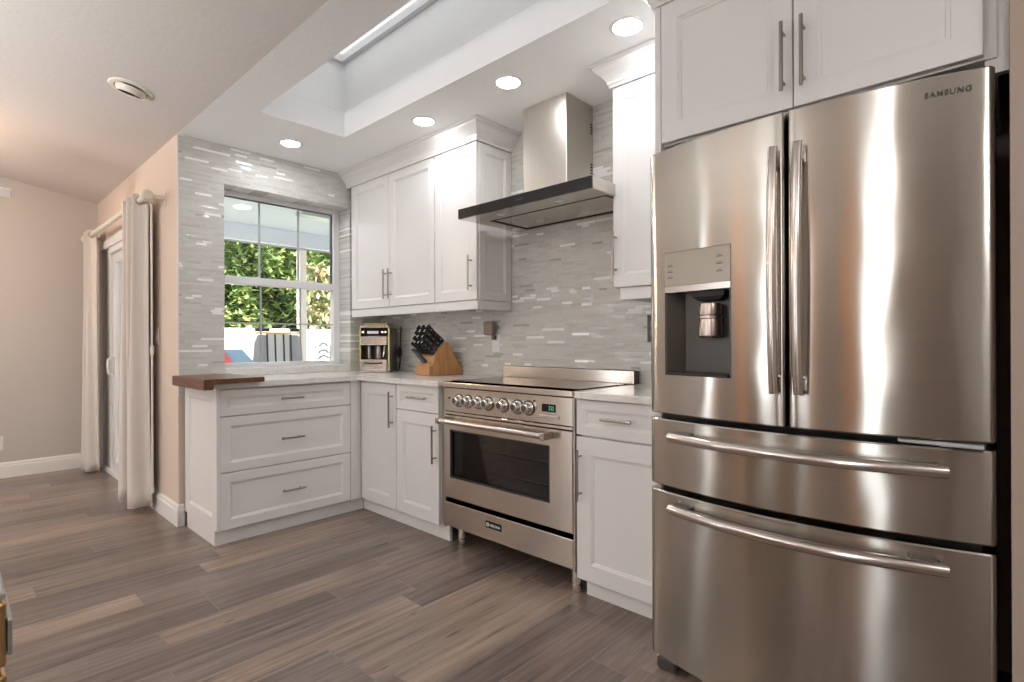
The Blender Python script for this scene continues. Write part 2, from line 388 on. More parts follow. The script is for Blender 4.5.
# walls
struct(MB().box(XW-.2, XR+.2, D+.008, D+.2, 0, ZC).build('wall_range_side', 'far_wall'))
o = MB().box(XW, -.945, D, D+.008, .60, ZC).build('wall_range_side_tile', 'tile_back'); struct(o)
T = .008
def holed(f, a0, a1, b0, b1, h0, h1, g0, g1, d0, d1, name, mat):
    mb = MB()
    for (p0, p1, q0, q1) in ((a0, h0, b0, b1), (h1, a1, b0, b1), (h0, h1, b0, g0), (h0, h1, g1, b1)):
        if p1-p0 > 1e-4 and q1-q0 > 1e-4: mb.prism([(p0, q0), (p1, q0), (p1, q1), (p0, q1)], f, d0, d1)
    return struct(mb.build(name, mat))
fW = fx(XW)
holed(fW, YR, D+.008, 0, ZC, WY0-T, WY1+T, WZ0-.054, WZ1+T, T, .20, 'wall_window_side', 'wall')
mb = MB()
for (p0, p1, q0, q1) in ((YR, WY0, .80, ZC), (WY1, D, .80, ZC), (WY0, WY1, WZ1, ZC), (WY0, WY1, .80, .914)):
    mb.prism([(p0, q0), (p1, q0), (p1, q1), (p0, q1)], fW, 0, T)
mb.box(XG-.01, XW-T, WY1, WY1+T, WZ0, WZ1+T); mb.box(XG-.01, XW-T, WY0-T, WY0, WZ0, WZ1+T); mb.box(XG-.01, XW-T, WY0, WY1, WZ1, WZ1+T)
struct(mb.build('wall_window_side_tile', 'tile_side'))
struct(MB().box(XW-.004, XW+.001, YR-.003, YR+.004, .914, ZC).build('trim_1', 'white_trim'))
DX0, DX1, DZ = -6.05, -4.66, 1.97                  # patio door opening
fR = lambda a, b, d: Vector((a, YR+d, b))
holed(fR, XFAR, XW-.2, 0, ZC, DX0, DX1, 0, DZ, 0, .15, 'wall_patio_side', 'wall')
mb = MB(); mb.prism([(YB-.2, 0), (YR+.15, 0), (YR+.15, ZC), (YR, ZC), (YB-.2, zs(YB-.2))], lambda a, b, d: Vector((d, a, b)), XFAR-.2, XFAR)
struct(mb.build('wall_far', 'far_wall'))
mb = MB(); mb.prism([(YB-.2, 0), (YR, 0), (YR, ZC), (YB-.2, zs(YB-.2))], lambda a, b, d: Vector((d, a, b)), XR, XR+.2); mb.box(XR, XR+.2, YR, D+.008, 0, ZC)
struct(mb.build('wall_right', 'far_wall'))
struct(MB().box(-.006, .16, 1.70, D, 0, ZC).build('wall_fridge_side', 'taupe'))  # wall stub in a darker taupe than the kitchen walls
# unseen rear wall; dark tone, windows and oak strips chosen for the steel's reflections
zr = zs(YB)
mb = MB()
wins = [(-6.0, -5.45, .2, 2.5), (-2.95, -2.35, .2, 2.5), (-1.75, -1.45, .2, 2.5), (.22, .80, .15, 2.5)]  # unseen windows, placed to give the steel bright reflected bands
prev = XFAR
for (a0, a1, b0, b1) in wins:
    mb.box(prev, a0, YB-.2, YB, 0, zr); mb.box(a0, a1, YB-.2, YB, 0, b0); mb.box(a0, a1, YB-.2, YB, b1, zr); prev = a1
mb.box(prev, XR, YB-.2, YB, 0, zr)
struct(mb.build('wall_rear', 'taupe'))
for i, (a0, a1, b0, b1) in enumerate(wins):
    mb = MB(); e = .05
    mb.box(a0, a0+e, YB-.12, YB-.06, b0, b1); mb.box(a1-e, a1, YB-.12, YB-.06, b0, b1); mb.box(a0+e, a1-e, YB-.12, YB-.06, b0, b0+e); mb.box(a0+e, a1-e, YB-.12, YB-.06, b1-e, b1); mb.box(a0+e, a1-e, YB-.11, YB-.07, (b0+b1)/2-.02, (b0+b1)/2+.02)
    struct(mb.build('window_%d' % (i+4), 'vinyl'))
for i, (x0, x1) in enumerate(((-5.44, -5.02), (-3.95, -3.52), (-.36, .16), (-1.40, -1.20))):  # added oak strips that put orange streaks in the steel's reflections
    struct(MB().box(x0, x1, YB+.001, YB+.04, .001, 2.7, .004).build('trim_%d' % (i+6), 'oak_reflect_strip'))
# baseboards
def baseb(path_f, a0, a1, name):
    mb = MB(); prof = [(0, 0), (.016, 0), (.016, .098), (.012, .108), (.012, .118), (.006, .130), (0, .133)]
    mb.prism(prof, path_f, a0, a1); return struct(mb.build(name, 'white_trim'))
baseb(lambda p, z, d: Vector((XFAR+p, d, z)), YB, YR, 'baseboard_far')
baseb(lambda p, z, d: Vector((d, YR-p, z)), DX1+.075, XW+.016, 'baseboard_patio')
baseb(lambda p, z, d: Vector((XW+p, d, z)), YR-.004, 1.044, 'baseboard_window')
baseb(lambda p, z, d: Vector((d, YR-p, z)), XFAR+.016, DX0-.0705, 'baseboard_patio_corner')

# ------------------------------------------------------------------ kitchen window
w1 = MB(); x0, x1 = XG-.06, XG
e = .052
w1.box(x0, x1, WY0, WY0+e, WZ0, WZ1, .003); w1.box(x0, x1, WY1-e, WY1, WZ0, WZ1, .003); w1.box(x0, x1, WY0+e, WY1-e, WZ1-.028, WZ1); w1.box(x0, x1, WY0+e, WY1-e, WZ0, WZ0+.028)
win = struct(w1.build('window_1', 'vinyl'))
ZM0, ZM1 = 1.548, 1.602
MB().box(x0-.004, x1+.006, WY0+e, WY1-e, ZM0, ZM1, .004).build('meeting_rail', 'vinyl', win)
mb = MB()
for y in (1.584, 1.872): mb.box(XG-.036, XG-.028, y-.007, y+.007, ZM1, WZ1-.028)
mb.box(XG-.0355, XG-.0285, WY0+e, WY1-e, 1.846, 1.858)
mb.build('sash_muntins', 'grey_muntin', win)
mb = MB()
for y in (1.589, 1.882): mb.box(XG-.026, XG-.018, y-.006, y+.006, WZ0+.028, ZM0)
mb.box(XG-.0255, XG-.0185, WY0+e, WY1-e, 1.272, 1.283)
mb.build('sash_muntins', 'grey_muntin', win)
mb = MB(); mb.box(XG-.05, XG-.026, WY0+e, WY0+e+.006, ZM1, WZ1-.028); mb.box(XG-.05, XG-.026, WY1-e-.008, WY1-e, ZM1, WZ1-.028); mb.box(XG-.05, XG-.026, WY0+e+.006, WY1-e-.008, WZ1-.034, WZ1-.028)
mb.build('gasket', 'black_matte', win)
MB().box(XG-.0335, XG-.0305, WY0+e+.006, WY1-e-.008, ZM1, WZ1-.034).build('sash_pane', 'glass', win)
MB().box(XG-.0235, XG-.0205, WY0+e, WY1-e, WZ0+.028, ZM0).build('sash_pane', 'glass', win)
struct(MB().box(XG, XW+.002, WY0+.001, WY1-.001, .9145, WZ0, .002).build('window_1_sill', 'quartz'))

# ------------------------------------------------------------------ patio door
mb = MB()
cas = .07
mb.box(DX0-cas, DX0, YR-.018, YR, 0, DZ+cas, .003); mb.box(DX1, DX1+cas, YR-.018, YR, 0, DZ+cas, .003); mb.box(DX0, DX1, YR-.018, YR, DZ, DZ+cas, .003)
mb.box(DX0, DX0+.25, YR+.02, YR+.13, .03, DZ); mb.box(DX1-.05, DX1, YR, YR+.13, .03, DZ); mb.box(DX0+.25, DX1-.05, YR, YR+.13, DZ-.05, DZ); mb.box(DX0, DX1, YR-.005, YR+.14, 0, .03)
d1 = struct(mb.build('door_1', 'vinyl'))
def leaf(a0, a1, y0):
    mb = MB(); e = .075
    mb.box(a0, a0+e, y0, y0+.04, .032, DZ-.052, .004); mb.box(a1-e, a1, y0, y0+.04, .032, DZ-.052, .004); mb.box(a0+e, a1-e, y0, y0+.04, .032, .032+e); mb.box(a0+e, a1-e, y0, y0+.04, DZ-.052-e, DZ-.052)
    l = mb.build('sliding_panel', 'vinyl', d1)
    MB().box(a0+e, a1-e, y0+.018, y0+.023, .032+e, DZ-.052-e).build('pane', 'glass', l)
    return l
lf = leaf(-5.79, -5.20, YR+.03); leaf(-5.29, -4.72, YR+.08)
hx = -5.735
MB().tube([(hx, YR+.03, 1.02), (hx, YR-.015, 1.0), (hx, YR-.022, .94), (hx, YR-.015, .88), (hx, YR+.03, .86)], .010, 8).build('door_handle', 'white_plastic', d1, smooth=True)

# ------------------------------------------------------------------ curtains and rod
RODY, RODZ = .915, 2.085
rod = thing('curtain_rod', 'cream curtain rod on wall brackets above the sliding patio door', 'curtain rod', (-5.1, RODY, RODZ))
MB().tube([(-6.12, RODY, RODZ), (-4.10, RODY, RODZ)], .019, 14).build('pole', 'cream', rod, smooth=True)
mt = Matrix.Translation((-4.10, RODY, RODZ)) @ Matrix.Rotation(R(90), 4, 'Y')
MB().lathe([(0, 0), (.028, 0), (.036, .012), (.036, .055), (.026, .068), (0, .071)], mt, 20).build('finial', 'cream', rod, smooth=True)
mt = Matrix.Translation((-6.12, RODY, RODZ)) @ Matrix.Rotation(R(-90), 4, 'Y')
MB().lathe([(0, 0), (.028, 0), (.036, .012), (.036, .055), (.026, .068), (0, .071)], mt, 20).build('finial', 'cream', rod, smooth=True)
for bx in (-4.06, -6.10):
    mb = MB(); mb.box(bx-.014, bx+.014, RODY+.01, YR-.006, RODZ-.012, RODZ+.012, .003); mb.box(bx-.02, bx+.02, YR-.006, YR, RODZ-.05, RODZ+.04, .002); mb.build('bracket', 'cream', rod)
def curtain(x0, x1, folds, amp, z0, label, yo=0.0, spread=.0):
    def mk(t, off):
        return 0
    mb = MB(); NU, NV = folds*14, 24
    def fn(u, v):
        z = z0+v*(2.13-z0); x = x0+u*(x1-x0)
        ph = u*folds*2*PI
        k = amp*(.72+.28*(1-v))*(1+.18*math.sin(3*u*PI+1)+.12*math.sin(v*4+u*9))
        y = RODY+yo+k*math.cos(ph)+spread*(1-v)*(.5-u)
        return Vector((x+.016*math.sin(ph*2+v*2)*(1-v*.6), y, z))
    mb.grid(fn, NU, NV)
    o = mb.build('curtain', 'curtain', None, smooth=True, angle=180, normals=False)
    md = o.modifiers.new('thick', 'SOLIDIFY'); md.thickness = .004
    return tag(o, label, 'curtain', 'oatmeal curtains on the patio door rod')
ca = curtain(-4.60, -4.21, 3, .058, .045, 'oatmeal grommet curtain nearest the kitchen, at the rod end beside the tiled wall')
cb = curtain(-6.10, -5.86, 3, .045, .02, 'oatmeal grommet curtain at the far end of the rod, near the corner of the room')
for cu, x0, x1, n in ((ca, -4.60, -4.21, 3), (cb, -6.10, -5.86, 3)):
    for i in range(n*2):
        gx = x0+(x1-x0)*(i+.5)/(n*2)
        mb = MB(); mb.tube([(gx, RODY+.022*math.cos(k*PI/6), RODZ+.022*math.sin(k*PI/6)) for k in range(12)], .004, 6, closed=True)
        mb.build('grommet', 'nickel', cu, smooth=True)
wd = MB(); wd.tube([(-4.13, .955, 2.045), (-4.13, .955, .17)], .0062, 8); wd.tube([(-4.13, .955, 1.12), (-4.13, .955, 1.06)], .012, 8); wd.tube([(-4.13, .955, 2.045), (-4.14, .93, 2.07)], .003, 6); wd.tube([(-4.13, .955, .20), (-4.13, .955, .155)], .0095, 8)
tag(wd.build('curtain_wand', 'white_plastic', None, smooth=True), 'long thin white wand hanging beside the curtain nearest the kitchen', 'curtain wand')

# ------------------------------------------------------------------ crown mouldings and light rails
CP = [(0, 2.333), (.010, 2.333), (.012, 2.345), (.017, 2.349), (.019, 2.361), (.026, 2.372), (.040, 2.388), (.058, 2.404), (.066, 2.414), (.068, 2.424), (.080, 2.428), (.082, 2.4395), (0, 2.4395)]
def crown(path, name, mat='white', prof=CP):
    """path: xy points; outward is to the right of travel"""
    P = [Vector((p[0], p[1])) for p in path]; mb = MB(); rings = []
    for i, p in enumerate(P):
        ns = []
        if i > 0: d = (P[i]-P[i-1]).normalized(); ns.append(Vector((d.y, -d.x)))
        if i < len(P)-1: d = (P[i+1]-P[i]).normalized(); ns.append(Vector((d.y, -d.x)))
        if len(ns) == 2: q = ns[0]+ns[1]; q = q/(q.dot(ns[0]))
        else: q = ns[0]
        rings.append([mb.b.verts.new((p.x+q.x*o, p.y+q.y*o, z)) for o, z in prof])
    n = len(prof)
    for A, B in zip(rings, rings[1:]):
        for k in range(n): mb.b.faces.new((A[k], A[(k+1) % n], B[(k+1) % n], B[k]))
    mb.b.faces.new(rings[0][::-1]); mb.b.faces.new(rings[-1])
    return mb
YU = 2.184
struct(crown([(XW+.001, YU), (-2.325, YU), (-2.325, D-.001)], 'c').build('trim_2', 'white'))
struct(crown([(-1.388, D-.001), (-1.388, YU), (-.9445, YU)], 'c').build('trim_3', 'white'))
struct(crown([(-.944, D-.001), (-.944, 1.77), (-.0065, 1.77)], 'c').build('trim_4', 'white'))

# ------------------------------------------------------------------ upper cabinets
def upper(name, label, x0, x1, doors, pulls, rail, sidepanel=None):
    t = thing(name, label, 'cabinet', ((x0+x1)/2, D, 1.39))
    y1 = YU+.0205
    MB().box(x0, x1, y1, D-.001, 1.385, 2.438).build('carcass', 'white', t)
    for (a0, a1), pl in zip(doors, pulls):
        d = shaker(fy(YU), a0, a1, 1.39, 2.3325).build('door', 'white', t)
        for p in pl: bar_pull(fy(YU), p, 1.444, p, 1.655, d)
    mb = MB()
    for (a0, a1, b0, b1) in rail: mb.box(a0, a1, b0, b1, 1.331, 1.3845, .002)
    mb.build('light_rail', 'white', t)
    if sidepanel:
        shaker(lambda a, b, d: Vector((sidepanel-d+.012, a, b)), YU+.021, D-.002, 1.388, 2.33, .05, .012).build('side_panel', 'white', t)
    return t
upper('wall_cabinet', 'white shaker two-door wall cabinet next to the window, over the coffee machine', -3.745, -2.727, [(-3.742, -3.238), (-3.234, -2.730)], [[-3.266], [-3.206]], [(-3.745, -2.7275, YU+.003, YU+.021), (-3.745, -3.727, YU+.021, D-.002)])
upper('wall_cabinet', 'white shaker single-door wall cabinet between the two-door cabinet and the range hood', -2.726, -2.337, [(-2.723, -2.330)], [[-2.374]], [(-2.726, -2.325, YU+.003, YU+.021), (-2.343, -2.325, YU+.021, D-.002)], -2.337)
upper('wall_cabinet', 'narrow white shaker wall cabinet between the range hood and the refrigerator', -1.388, -.9455, [(-1.386, -.948)], [[-1.369]], [(-1.352, -.9455, YU+.006, YU+.024), (-1.352, -1.334, YU+.024, D-.002)])
# cabinet over the refrigerator with its tall side panel
t = thing('overhead_cabinet', 'white shaker two-door cabinet above the stainless refrigerator', 'cabinet', (-.49, D, 1.84))
MB().box(-.9205, -.03, 1.79, D-.001, 1.836, 2.438).build('carcass', 'white', t)
MB().box(-.944, -.9215, 1.768, D-.001, 0.001, 2.438, .001).build('side_panel', 'white', t)
MB().box(-.052, -.0072, 1.80, 1.825, 1.80, 2.438).build('filler', 'white', t)
d = shaker(fy(1.768), -.9195, -.4885, 1.842, 2.3325, .062).build('door', 'white', t); bar_pull(fy(1.768), -.511, 1.889, -.511, 2.097, d)
d = shaker(fy(1.768), -.4845, -.0535, 1.842, 2.3325, .062).build('door', 'white', t); bar_pull(fy(1.768), -.456, 1.889, -.456, 2.097, d)

# ------------------------------------------------------------------ base cabinets
YBF, XPF, YPE = 1.946, -3.222, 1.046
def dfront(f, a0, a1, b0, b1, t, pull, name='drawer', fw=.042):
    d = shaker(f, a0, a1, b0, b1, fw).build(name, 'white', t); bar_pull(f, *pull, d); return d
t = thing('base_cabinet', 'white three-drawer base cabinet under the window counter with a panelled end', 'cabinet', (XW+.3, 1.5, 0))
MB().box(XW+.03, XPF-.0205, YPE+.0205, D-.002, .085, .8835).build('carcass', 'white', t)
shaker(lambda a, b, d: Vector((a, YPE+d, b)), XW+.02, XPF, .088, .8835, .07, .02).build('end_panel', 'white', t)
mb = MB(); mb.box(XW+.05, XPF-.040, YPE+.002, YPE+.020, 0.0005, .0875); mb.box(XPF-.058, XPF-.040, YPE+.02, 1.986, .0005, .0845); mb.build('toe_kick', 'white', t)
fP = fx(XPF)
dfront(fP, 1.066, 1.866, .726, .872, t, (1.397, .802, 1.535, .802)); dfront(fP, 1.066, 1.866, .409, .721, t, (1.399, .562, 1.537, .562), fw=.052); dfront(fP, 1.066, 1.866, .090, .404, t, (1.403, .247, 1.543, .247), fw=.052)
MB().box(XPF-.020, XPF-.002, 1.869, YBF-.002, .088, .8835).build('corner_filler', 'white', t)
t = thing('base_cabinet', 'white base cabinet with one tall door in the counter corner', 'cabinet', (-3.0, D, 0))
MB().box(XPF-.0195, -2.815, YBF+.0205, D-.002, .085, .8835).build('carcass', 'white', t)
d = shaker(fy(YBF), XPF+.002, -2.818, .088, .872, .07).build('door', 'white', t); bar_pull(fy(YBF), -2.850, .602, -2.850, .828, d)
MB().box(XPF-.038, -2.8145, 1.988, 2.006, .0005, .0845).build('toe_kick', 'white', t)
t = thing('base_cabinet', 'white base cabinet with a drawer over a door, left of the range', 'cabinet', (-2.6, D, 0))
MB().box(-2.814, -2.398, YBF+.0205, D-.002, .085, .8835).build('carcass', 'white', t)
dfront(fy(YBF), -2.812, -2.400, .726, .880, t, (-2.665, .806, -2.493, .806))
d = shaker(fy(YBF), -2.812, -2.400, .088, .721, .07).build('door', 'white', t); bar_pull(fy(YBF), -2.422, .442, -2.422, .659, d)
MB().box(-2.814, -2.352, 1.988, 2.006, .0005, .0845).build('toe_kick', 'white', t)
t = thing('base_cabinet', 'white base cabinet with a drawer over a door, between the range and the refrigerator', 'cabinet', (-1.2, D, 0))
MB().box(-1.414, -.9455, YBF+.0205, D-.002, .085, .8835).build('carcass', 'white', t)
dfront(fy(YBF), -1.430, -.948, .722, .878, t, (-1.284, .803, -1.136, .803))
d = shaker(fy(YBF), -1.431, -.948, .080, .713, .075).build('door', 'white', t); bar_pull(fy(YBF), -1.404, .432, -1.404, .660, d)
MB().box(-1.406, -.9455, 1.988, 2.006, .0005, .0845).build('toe_kick', 'white', t)

# ------------------------------------------------------------------ countertops
poly = [(XW+.001, 1.010), (-3.192, 1.010), (-3.192, 1.905), (-3.185, 1.916), (-2.366, 1.916), (-2.366, D-.001), (XW+.001, D-.001)]
mb = MB(); mb.prism(poly, lambda a, b, d: Vector((a, b, d)), .884, .9145)
es = [e for e in mb.b.edges if abs(e.verts[0].co.z-e.verts[1].co.z) < 1e-5 and e.verts[0].co.z > .9]
bmesh.ops.bevel(mb.b, geom=es, offset=.003, segments=2, affect='EDGES')
tag(mb.build('countertop', 'quartz'), 'L-shaped white quartz countertop running from the window to the range', 'countertop')
tag(MB().box(-1.419, -.9455, 1.916, D-.001, .884, .9145, .003, 2).build('countertop', 'quartz'), 'short white quartz countertop between the range and the refrigerator', 'countertop')

# ------------------------------------------------------------------ range hood
t = thing('range_hood', 'stainless steel range hood with a square chimney and black glass front edge', 'range hood', (-1.82, D, 1.82))
hx0, hx1, hy0, hz0, hz1 = -2.268, -1.372, 1.985, 1.822, 1.876
mb = MB(); 
mb.loops([((hx0, hx1, hy0+.012, D-.001), hz1), ((hx0, hx1, hy0+.012, D-.001), hz0), ((hx0+.10, hx1-.03, hy0+.16, D-.03), hz0), ((hx0+.10, hx1-.03, hy0+.16, D-.03), hz0+.012)], lambda a, b, d: Vector((a, b, d)))
mb.build('canopy', 'hood_plain', t)
MB().box(hx0, hx1, hy0, hy0+.0115, hz0, hz1, .001).build('glass_strip', 'black', t)
mb = MB(); mb.box(hx0+.115, hx1-.045, hy0+.175, D-.045, hz0+.003, hz0+.0115, .001); mb.build('filter', 'hood_plain', t)
mb = MB()
for a0, a1, b0, b1 in ((hx0+.10, hx1-.03, hy0+.155, hy0+.165), (hx0+.10, hx1-.03, D-.035, D-.025), (hx0+.095, hx0+.105, hy0+.155, D-.025), (hx1-.035, hx1-.025, hy0+.155, D-.025)): mb.box(a0, a1, b0, b1, hz0-.0015, hz0+.001)
mb.build('filter_frame', 'black_matte', t)
for lx in (-2.02, -1.62):
    MB().lathe([(0, -.002), (.022, -.002), (.026, 0)], Matrix.Translation((lx, hy0+.09, hz0)), 20).build('hood_lamp', 'label_white', t, smooth=True)
mb = MB()
mb.box(-2.005, -1.702, 2.24, D-.001, hz1+.0005, 2.4395, .003); mb.build('chimney', 'hood', t)
for k in range(2):
    mb = MB()
    for q in range(4): mb.box(-1.7025, -1.7005, 2.455, 2.475, 2.06+k*.22+q*.016, 2.068+k*.22+q*.016)
    mb.build('vent_slot', 'black_matte', t)
mb = MB()
for k in range(3): mb.box(-1.83+k*.018, -1.822+k*.018, hy0-.0008, hy0, 1.845, 1.853)
mb.build('touch_control', 'dark_grey', t)

# ------------------------------------------------------------------ lettering helper
def lettering(txt, size, mtx, mat, parent, name='logo_lettering', ext=.0008, spacing=1.0, shear=0):
    cu = bpy.data.curves.new(name, 'FONT'); cu.body = txt; cu.size = size; cu.extrude = ext; cu.offset = size*.010; cu.align_x = 'CENTER'; cu.align_y = 'CENTER'; cu.space_character = spacing; cu.shear = shear
    o = bpy.data.objects.new(name+'_tmp', cu); C.objects.link(o); bpy.context.view_layer.update()
    me = bpy.data.meshes.new_from_object(o.evaluated_get(bpy.context.evaluated_depsgraph_get()))
    bpy.data.objects.remove(o)
    off = wloc(parent); me.transform(Matrix.Translation(-off) @ mtx); me.materials.clear(); me.materials.append(M[mat])
    r = bpy.data.objects.new(name, me); C.objects.link(r); r.parent = parent; return r
FACE_Y = Matrix.Rotation(R(90), 4, 'X')

# ------------------------------------------------------------------ range
rx0, rx1, ry = -2.350, -1.436, 1.945
t = thing('range_cooker', 'wide stainless steel range cooker on legs with a black glass cooktop', 'stove', (-1.89, 2.2, 0))
mb = MB(); mb.box(rx0, rx0+.012, ry+.003, 2.46, .10, .885); mb.box(rx1-.012, rx1, ry+.003, 2.46, .10, .885); mb.box(rx0+.012, rx1-.012, 2.44, 2.46, .10, .885); mb.box(rx0+.012, rx1-.012, ry+.02, 2.44, .10, .115); mb.box(rx0+.012, rx1-.012, ry+.03, 2.44, .735, .885); mb.box(rx0+.012, rx1-.012, ry+.04, 2.44, .255, .275)
mb.build('body', 'steel_range', t)
mb = MB(); mb.box(rx0+.0125, -2.30, ry+.045, 2.43, .28, .73); mb.box(-1.57, rx1-.0125, ry+.045, 2.43, .28, .73); mb.box(-2.30, -1.57, 2.40, 2.43, .28, .73); mb.box(-2.30, -1.57, ry+.045, 2.40, .28, .31); mb.box(-2.30, -1.57, ry+.045, 2.40, .70, .73)
mb.build('oven_cavity', 'oven_enamel', t)
for z in (.43, .54):
    mb = MB(); ys = (ry+.08, 2.38)
    for y in ys: mb.tube([(-2.295, y, z), (-1.575, y, z)], .005, 6)
    for k in range(13): x = -2.28+k*.0575; mb.tube([(x, ys[0], z), (x, ys[1], z)], .003, 6)
    mb.build('oven_rack', 'chrome', t)
mb = MB(); mb.box(rx0, rx1, ry-.018, 2.425, .8865, .914, .004, 2); mb.build('top_frame', 'steel_range', t)
MB().box(rx0+.012, rx1-.012, ry+.05, 2.40, .9142, .9185, .001).build('cooktop', 'black', t)
mb = MB(); mb.box(-2.357, -1.42, 2.426, 2.478, .9145, .985, .004, 2); mb.build('backguard', 'steel_range', t)
MB().box(-1.4195, -1.4165, 2.428, 2.474, .916, .983).build('backguard_cap', 'dark_grey', t)
pz0, pz1 = .752, .884
MB().box(rx0+.014, rx1-.008, ry-.006, ry+.029, pz0, pz1, .003).build('control_panel', 'steel_range', t)
MB().box(rx0+.014, rx1-.008, ry-.010, ry+.029, .737, .750, .002).build('trim_strip', 'steel_range', t)
kx = [-2.213, -2.141, -2.059, -1.984, -1.876, -1.778, -1.707]
for i, x in enumerate(kx):
    mt = Matrix.Translation((x, ry-.006, .817)) @ Matrix.Rotation(R(90), 4, 'X')
    k = MB().lathe([(0, .0), (.031, .0), (.032, .004), (.028, .010), (.0245, .012), (.0235, .034), (.021, .038), (.0165, .039), (.0155, .036), (0, .036)], mt, 24).build('knob', 'chrome', t, smooth=True)
    MB().lathe([(.0, .0362), (.0150, .0362), (.0150, .0375), (0, .0375)], mt, 20).build('knob_face', 'dark_grey', k, smooth=True)
    MB().lathe([(.0325, .0005), (.037, .0005), (.037, .003), (.0325, .003)], mt, 24).build('bezel_ring', 'black_matte', k, smooth=True)
MB().box(-1.624, -1.542, ry-.0085, ry-.0058, .809, .845, .001).build('clock_display', 'black', t)
mb = MB()
for q in range(3):
    a = -1.582+q*.011
    mb.box(a, a+.007, ry-.0092, ry-.0086, .818, .820); mb.box(a, a+.007, ry-.0092, ry-.0086, .833, .835); mb.box(a+.0055, a+.007, ry-.0092, ry-.0086, .820, .833)
mb.build('clock_digits', 'green', t)
mb = MB(); mb.box(-1.640, -1.520, ry-.011, ry-.0058, .779, .793, .002); mb.build('button_strip', 'chrome', t)
for x, z in ((-2.295, .826), (-1.672, .853)): MB().lathe([(0, 0), (.005, 0), (.005, .003), (0, .003)], Matrix.Translation((x, ry-.006, z)) @ Matrix.Rotation(R(90), 4, 'X'), 12).build('indicator', 'black', t)
# oven door: frame with a window
f = fy(ry-.006); ox = (rx0+.012, rx1-.010, .270, .733); wi = (-2.290, -1.580, .385, .652)
mb = MB(); mb.loops([(wi, .034), (ox, .034), (ox, .004), ((ox[0]+.004, ox[1]-.004, ox[2]+.004, ox[3]-.004), 0), (wi, 0), (wi, .034)], f, False, False)
od = mb.build('oven_door', 'steel_range', t)
MB().box(wi[0]+.0005, wi[1]-.0005, ry+.006, ry+.010, wi[2]+.0005, wi[3]-.0005).build('oven_window', 'oven_glass', od)
mb = MB(); e = .008; g0, g1 = ry-.0068, ry+.0055
mb.box(wi[0], wi[0]+e, g0, g1, wi[2], wi[3]); mb.box(wi[1]-e, wi[1], g0, g1, wi[2], wi[3]); mb.box(wi[0]+e, wi[1]-e, g0, g1, wi[2], wi[2]+e); mb.box(wi[0]+e, wi[1]-e, g0, g1, wi[3]-e, wi[3])
mb.build('window_gasket', 'black_matte', od)
mb = MB(); hy = ry-.058; mb.tube([(-2.315, hy, .703), (-1.585, hy, .703)], .0145, 16)
for x in (-2.327, -1.573): mb.box(x-.014, x+.014, hy-.016, ry-.0062, .686, .720, .004)
mb.build('handle', 'handle', od, smooth=True)
# storage drawer with badge
dr = MB().box(rx0+.004, rx1-.008, ry-.008, ry+.02, .112, .247, .004, 2).build('storage_drawer', 'steel_range', t)
MB().box(-2.005, -1.893, ry-.0105, ry-.0082, .176, .211, .001).build('badge', 'black', dr)
lettering('VERONA', .0185, Matrix.Translation((-1.936, ry-.0107, .1925)) @ FACE_Y, 'label_white', dr, ext=.0003)
MB().lathe([(.005, 0), (.010, 0), (.010, .0008), (.005, .0008)], Matrix.Translation((-1.988, ry-.0105, .1935)) @ FACE_Y, 16).build('badge_emblem', 'label_white', dr)
for x, y in ((rx0+.085, ry+.06), (rx1-.020, ry+.035), (rx0+.085, 2.38), (rx1-.03, 2.38)):
    mb = MB(); mb.lathe([(0, .0005), (.021, .0005), (.023, .004), (.023, .034), (.020, .037), (.020, .041), (.024, .043), (.024, .111), (0, .111)], Matrix.Translation((x, y, 0)), 20)
    mb.build('leg', 'chrome', t, smooth=True)
MB().box(rx1-.0075, rx1-.001, ry-.004, ry+.02, .10, .884, .001).build('side_trim', 'chrome', t)

# ------------------------------------------------------------------ refrigerator
fx0, fx1, FY, SAG = -.9435, -.0315, 1.716, .068
fc, fh = -.486, .455
def yfront(x): return FY-SAG*(1-((x-fc)/fh)**2)
t = thing('refrigerator', 'stainless steel French door refrigerator with ice dispenser and two lower drawers', 'refrigerator', (fc, 2.1, 0))
mb = MB(); mb.box(fx0+.028, fx1-.012, 1.80, 2.44, .05, 1.772, .004); mb.build('body', 'side_grey', t)
mb = MB(); mb.box(fx0+.05, -.49, 1.80, 1.90, 1.773, 1.792); mb.box(-.45, fx1-.03, 1.80, 1.90, 1.773, 1.792); mb.build('hinge_cover', 'dark_grey', t)
MB().box(fx0+.03, fx1-.03, 1.765, 1.799, .05, 1.765).build('door_seal', 'black_matte', t)
def bowed(x0, x1, z0, z1, rl, rr, ch=.004, yb=1.762, n=26):
    """outline seen from above, extruded; rl / rr = corner radius at the two vertical edges"""
    def ring(ins):
        pts = [(x0+ins, yb), ]
        def corner(xa, r, sgn):
            q = []
            for k in range(7):
                a = k/6*PI/2
                xx = xa+sgn*(r-r*math.cos(a)); q.append((xx, r-r*math.sin(a)))
            return q
        lf = corner(x0, rl, 1); rt = corner(x1, rr, -1)
        for xx, dy in lf: pts.append((max(xx, x0+ins), yfront(xx)+dy+ins))
        for k in range(1, n):
            xx = x0+rl+(x1-rr-x0-rl)*k/n; pts.append((xx, yfront(xx)+ins))
        for xx, dy in rt[::-1]: pts.append((min(xx, x1-ins), yfront(xx)+dy+ins))
        pts.append((x1-ins, yb)); return pts
    mb = MB(); rings = []
    for ins, z in ((ch, z0), (0, z0+ch), (0, z1-ch), (ch, z1)):
        rings.append([mb.b.verts.new((a, b, z)) for a, b in ring(ins)])
    m = len(rings[0])
    for A, B in zip(rings, rings[1:]):
        for k in range(m): mb.b.faces.new((A[k], A[(k+1) % m], B[(k+1) % m], B[k]))
    mb.b.faces.new(rings[0][::-1]); mb.b.faces.new(rings[-1])
    return mb
XS = -.4735
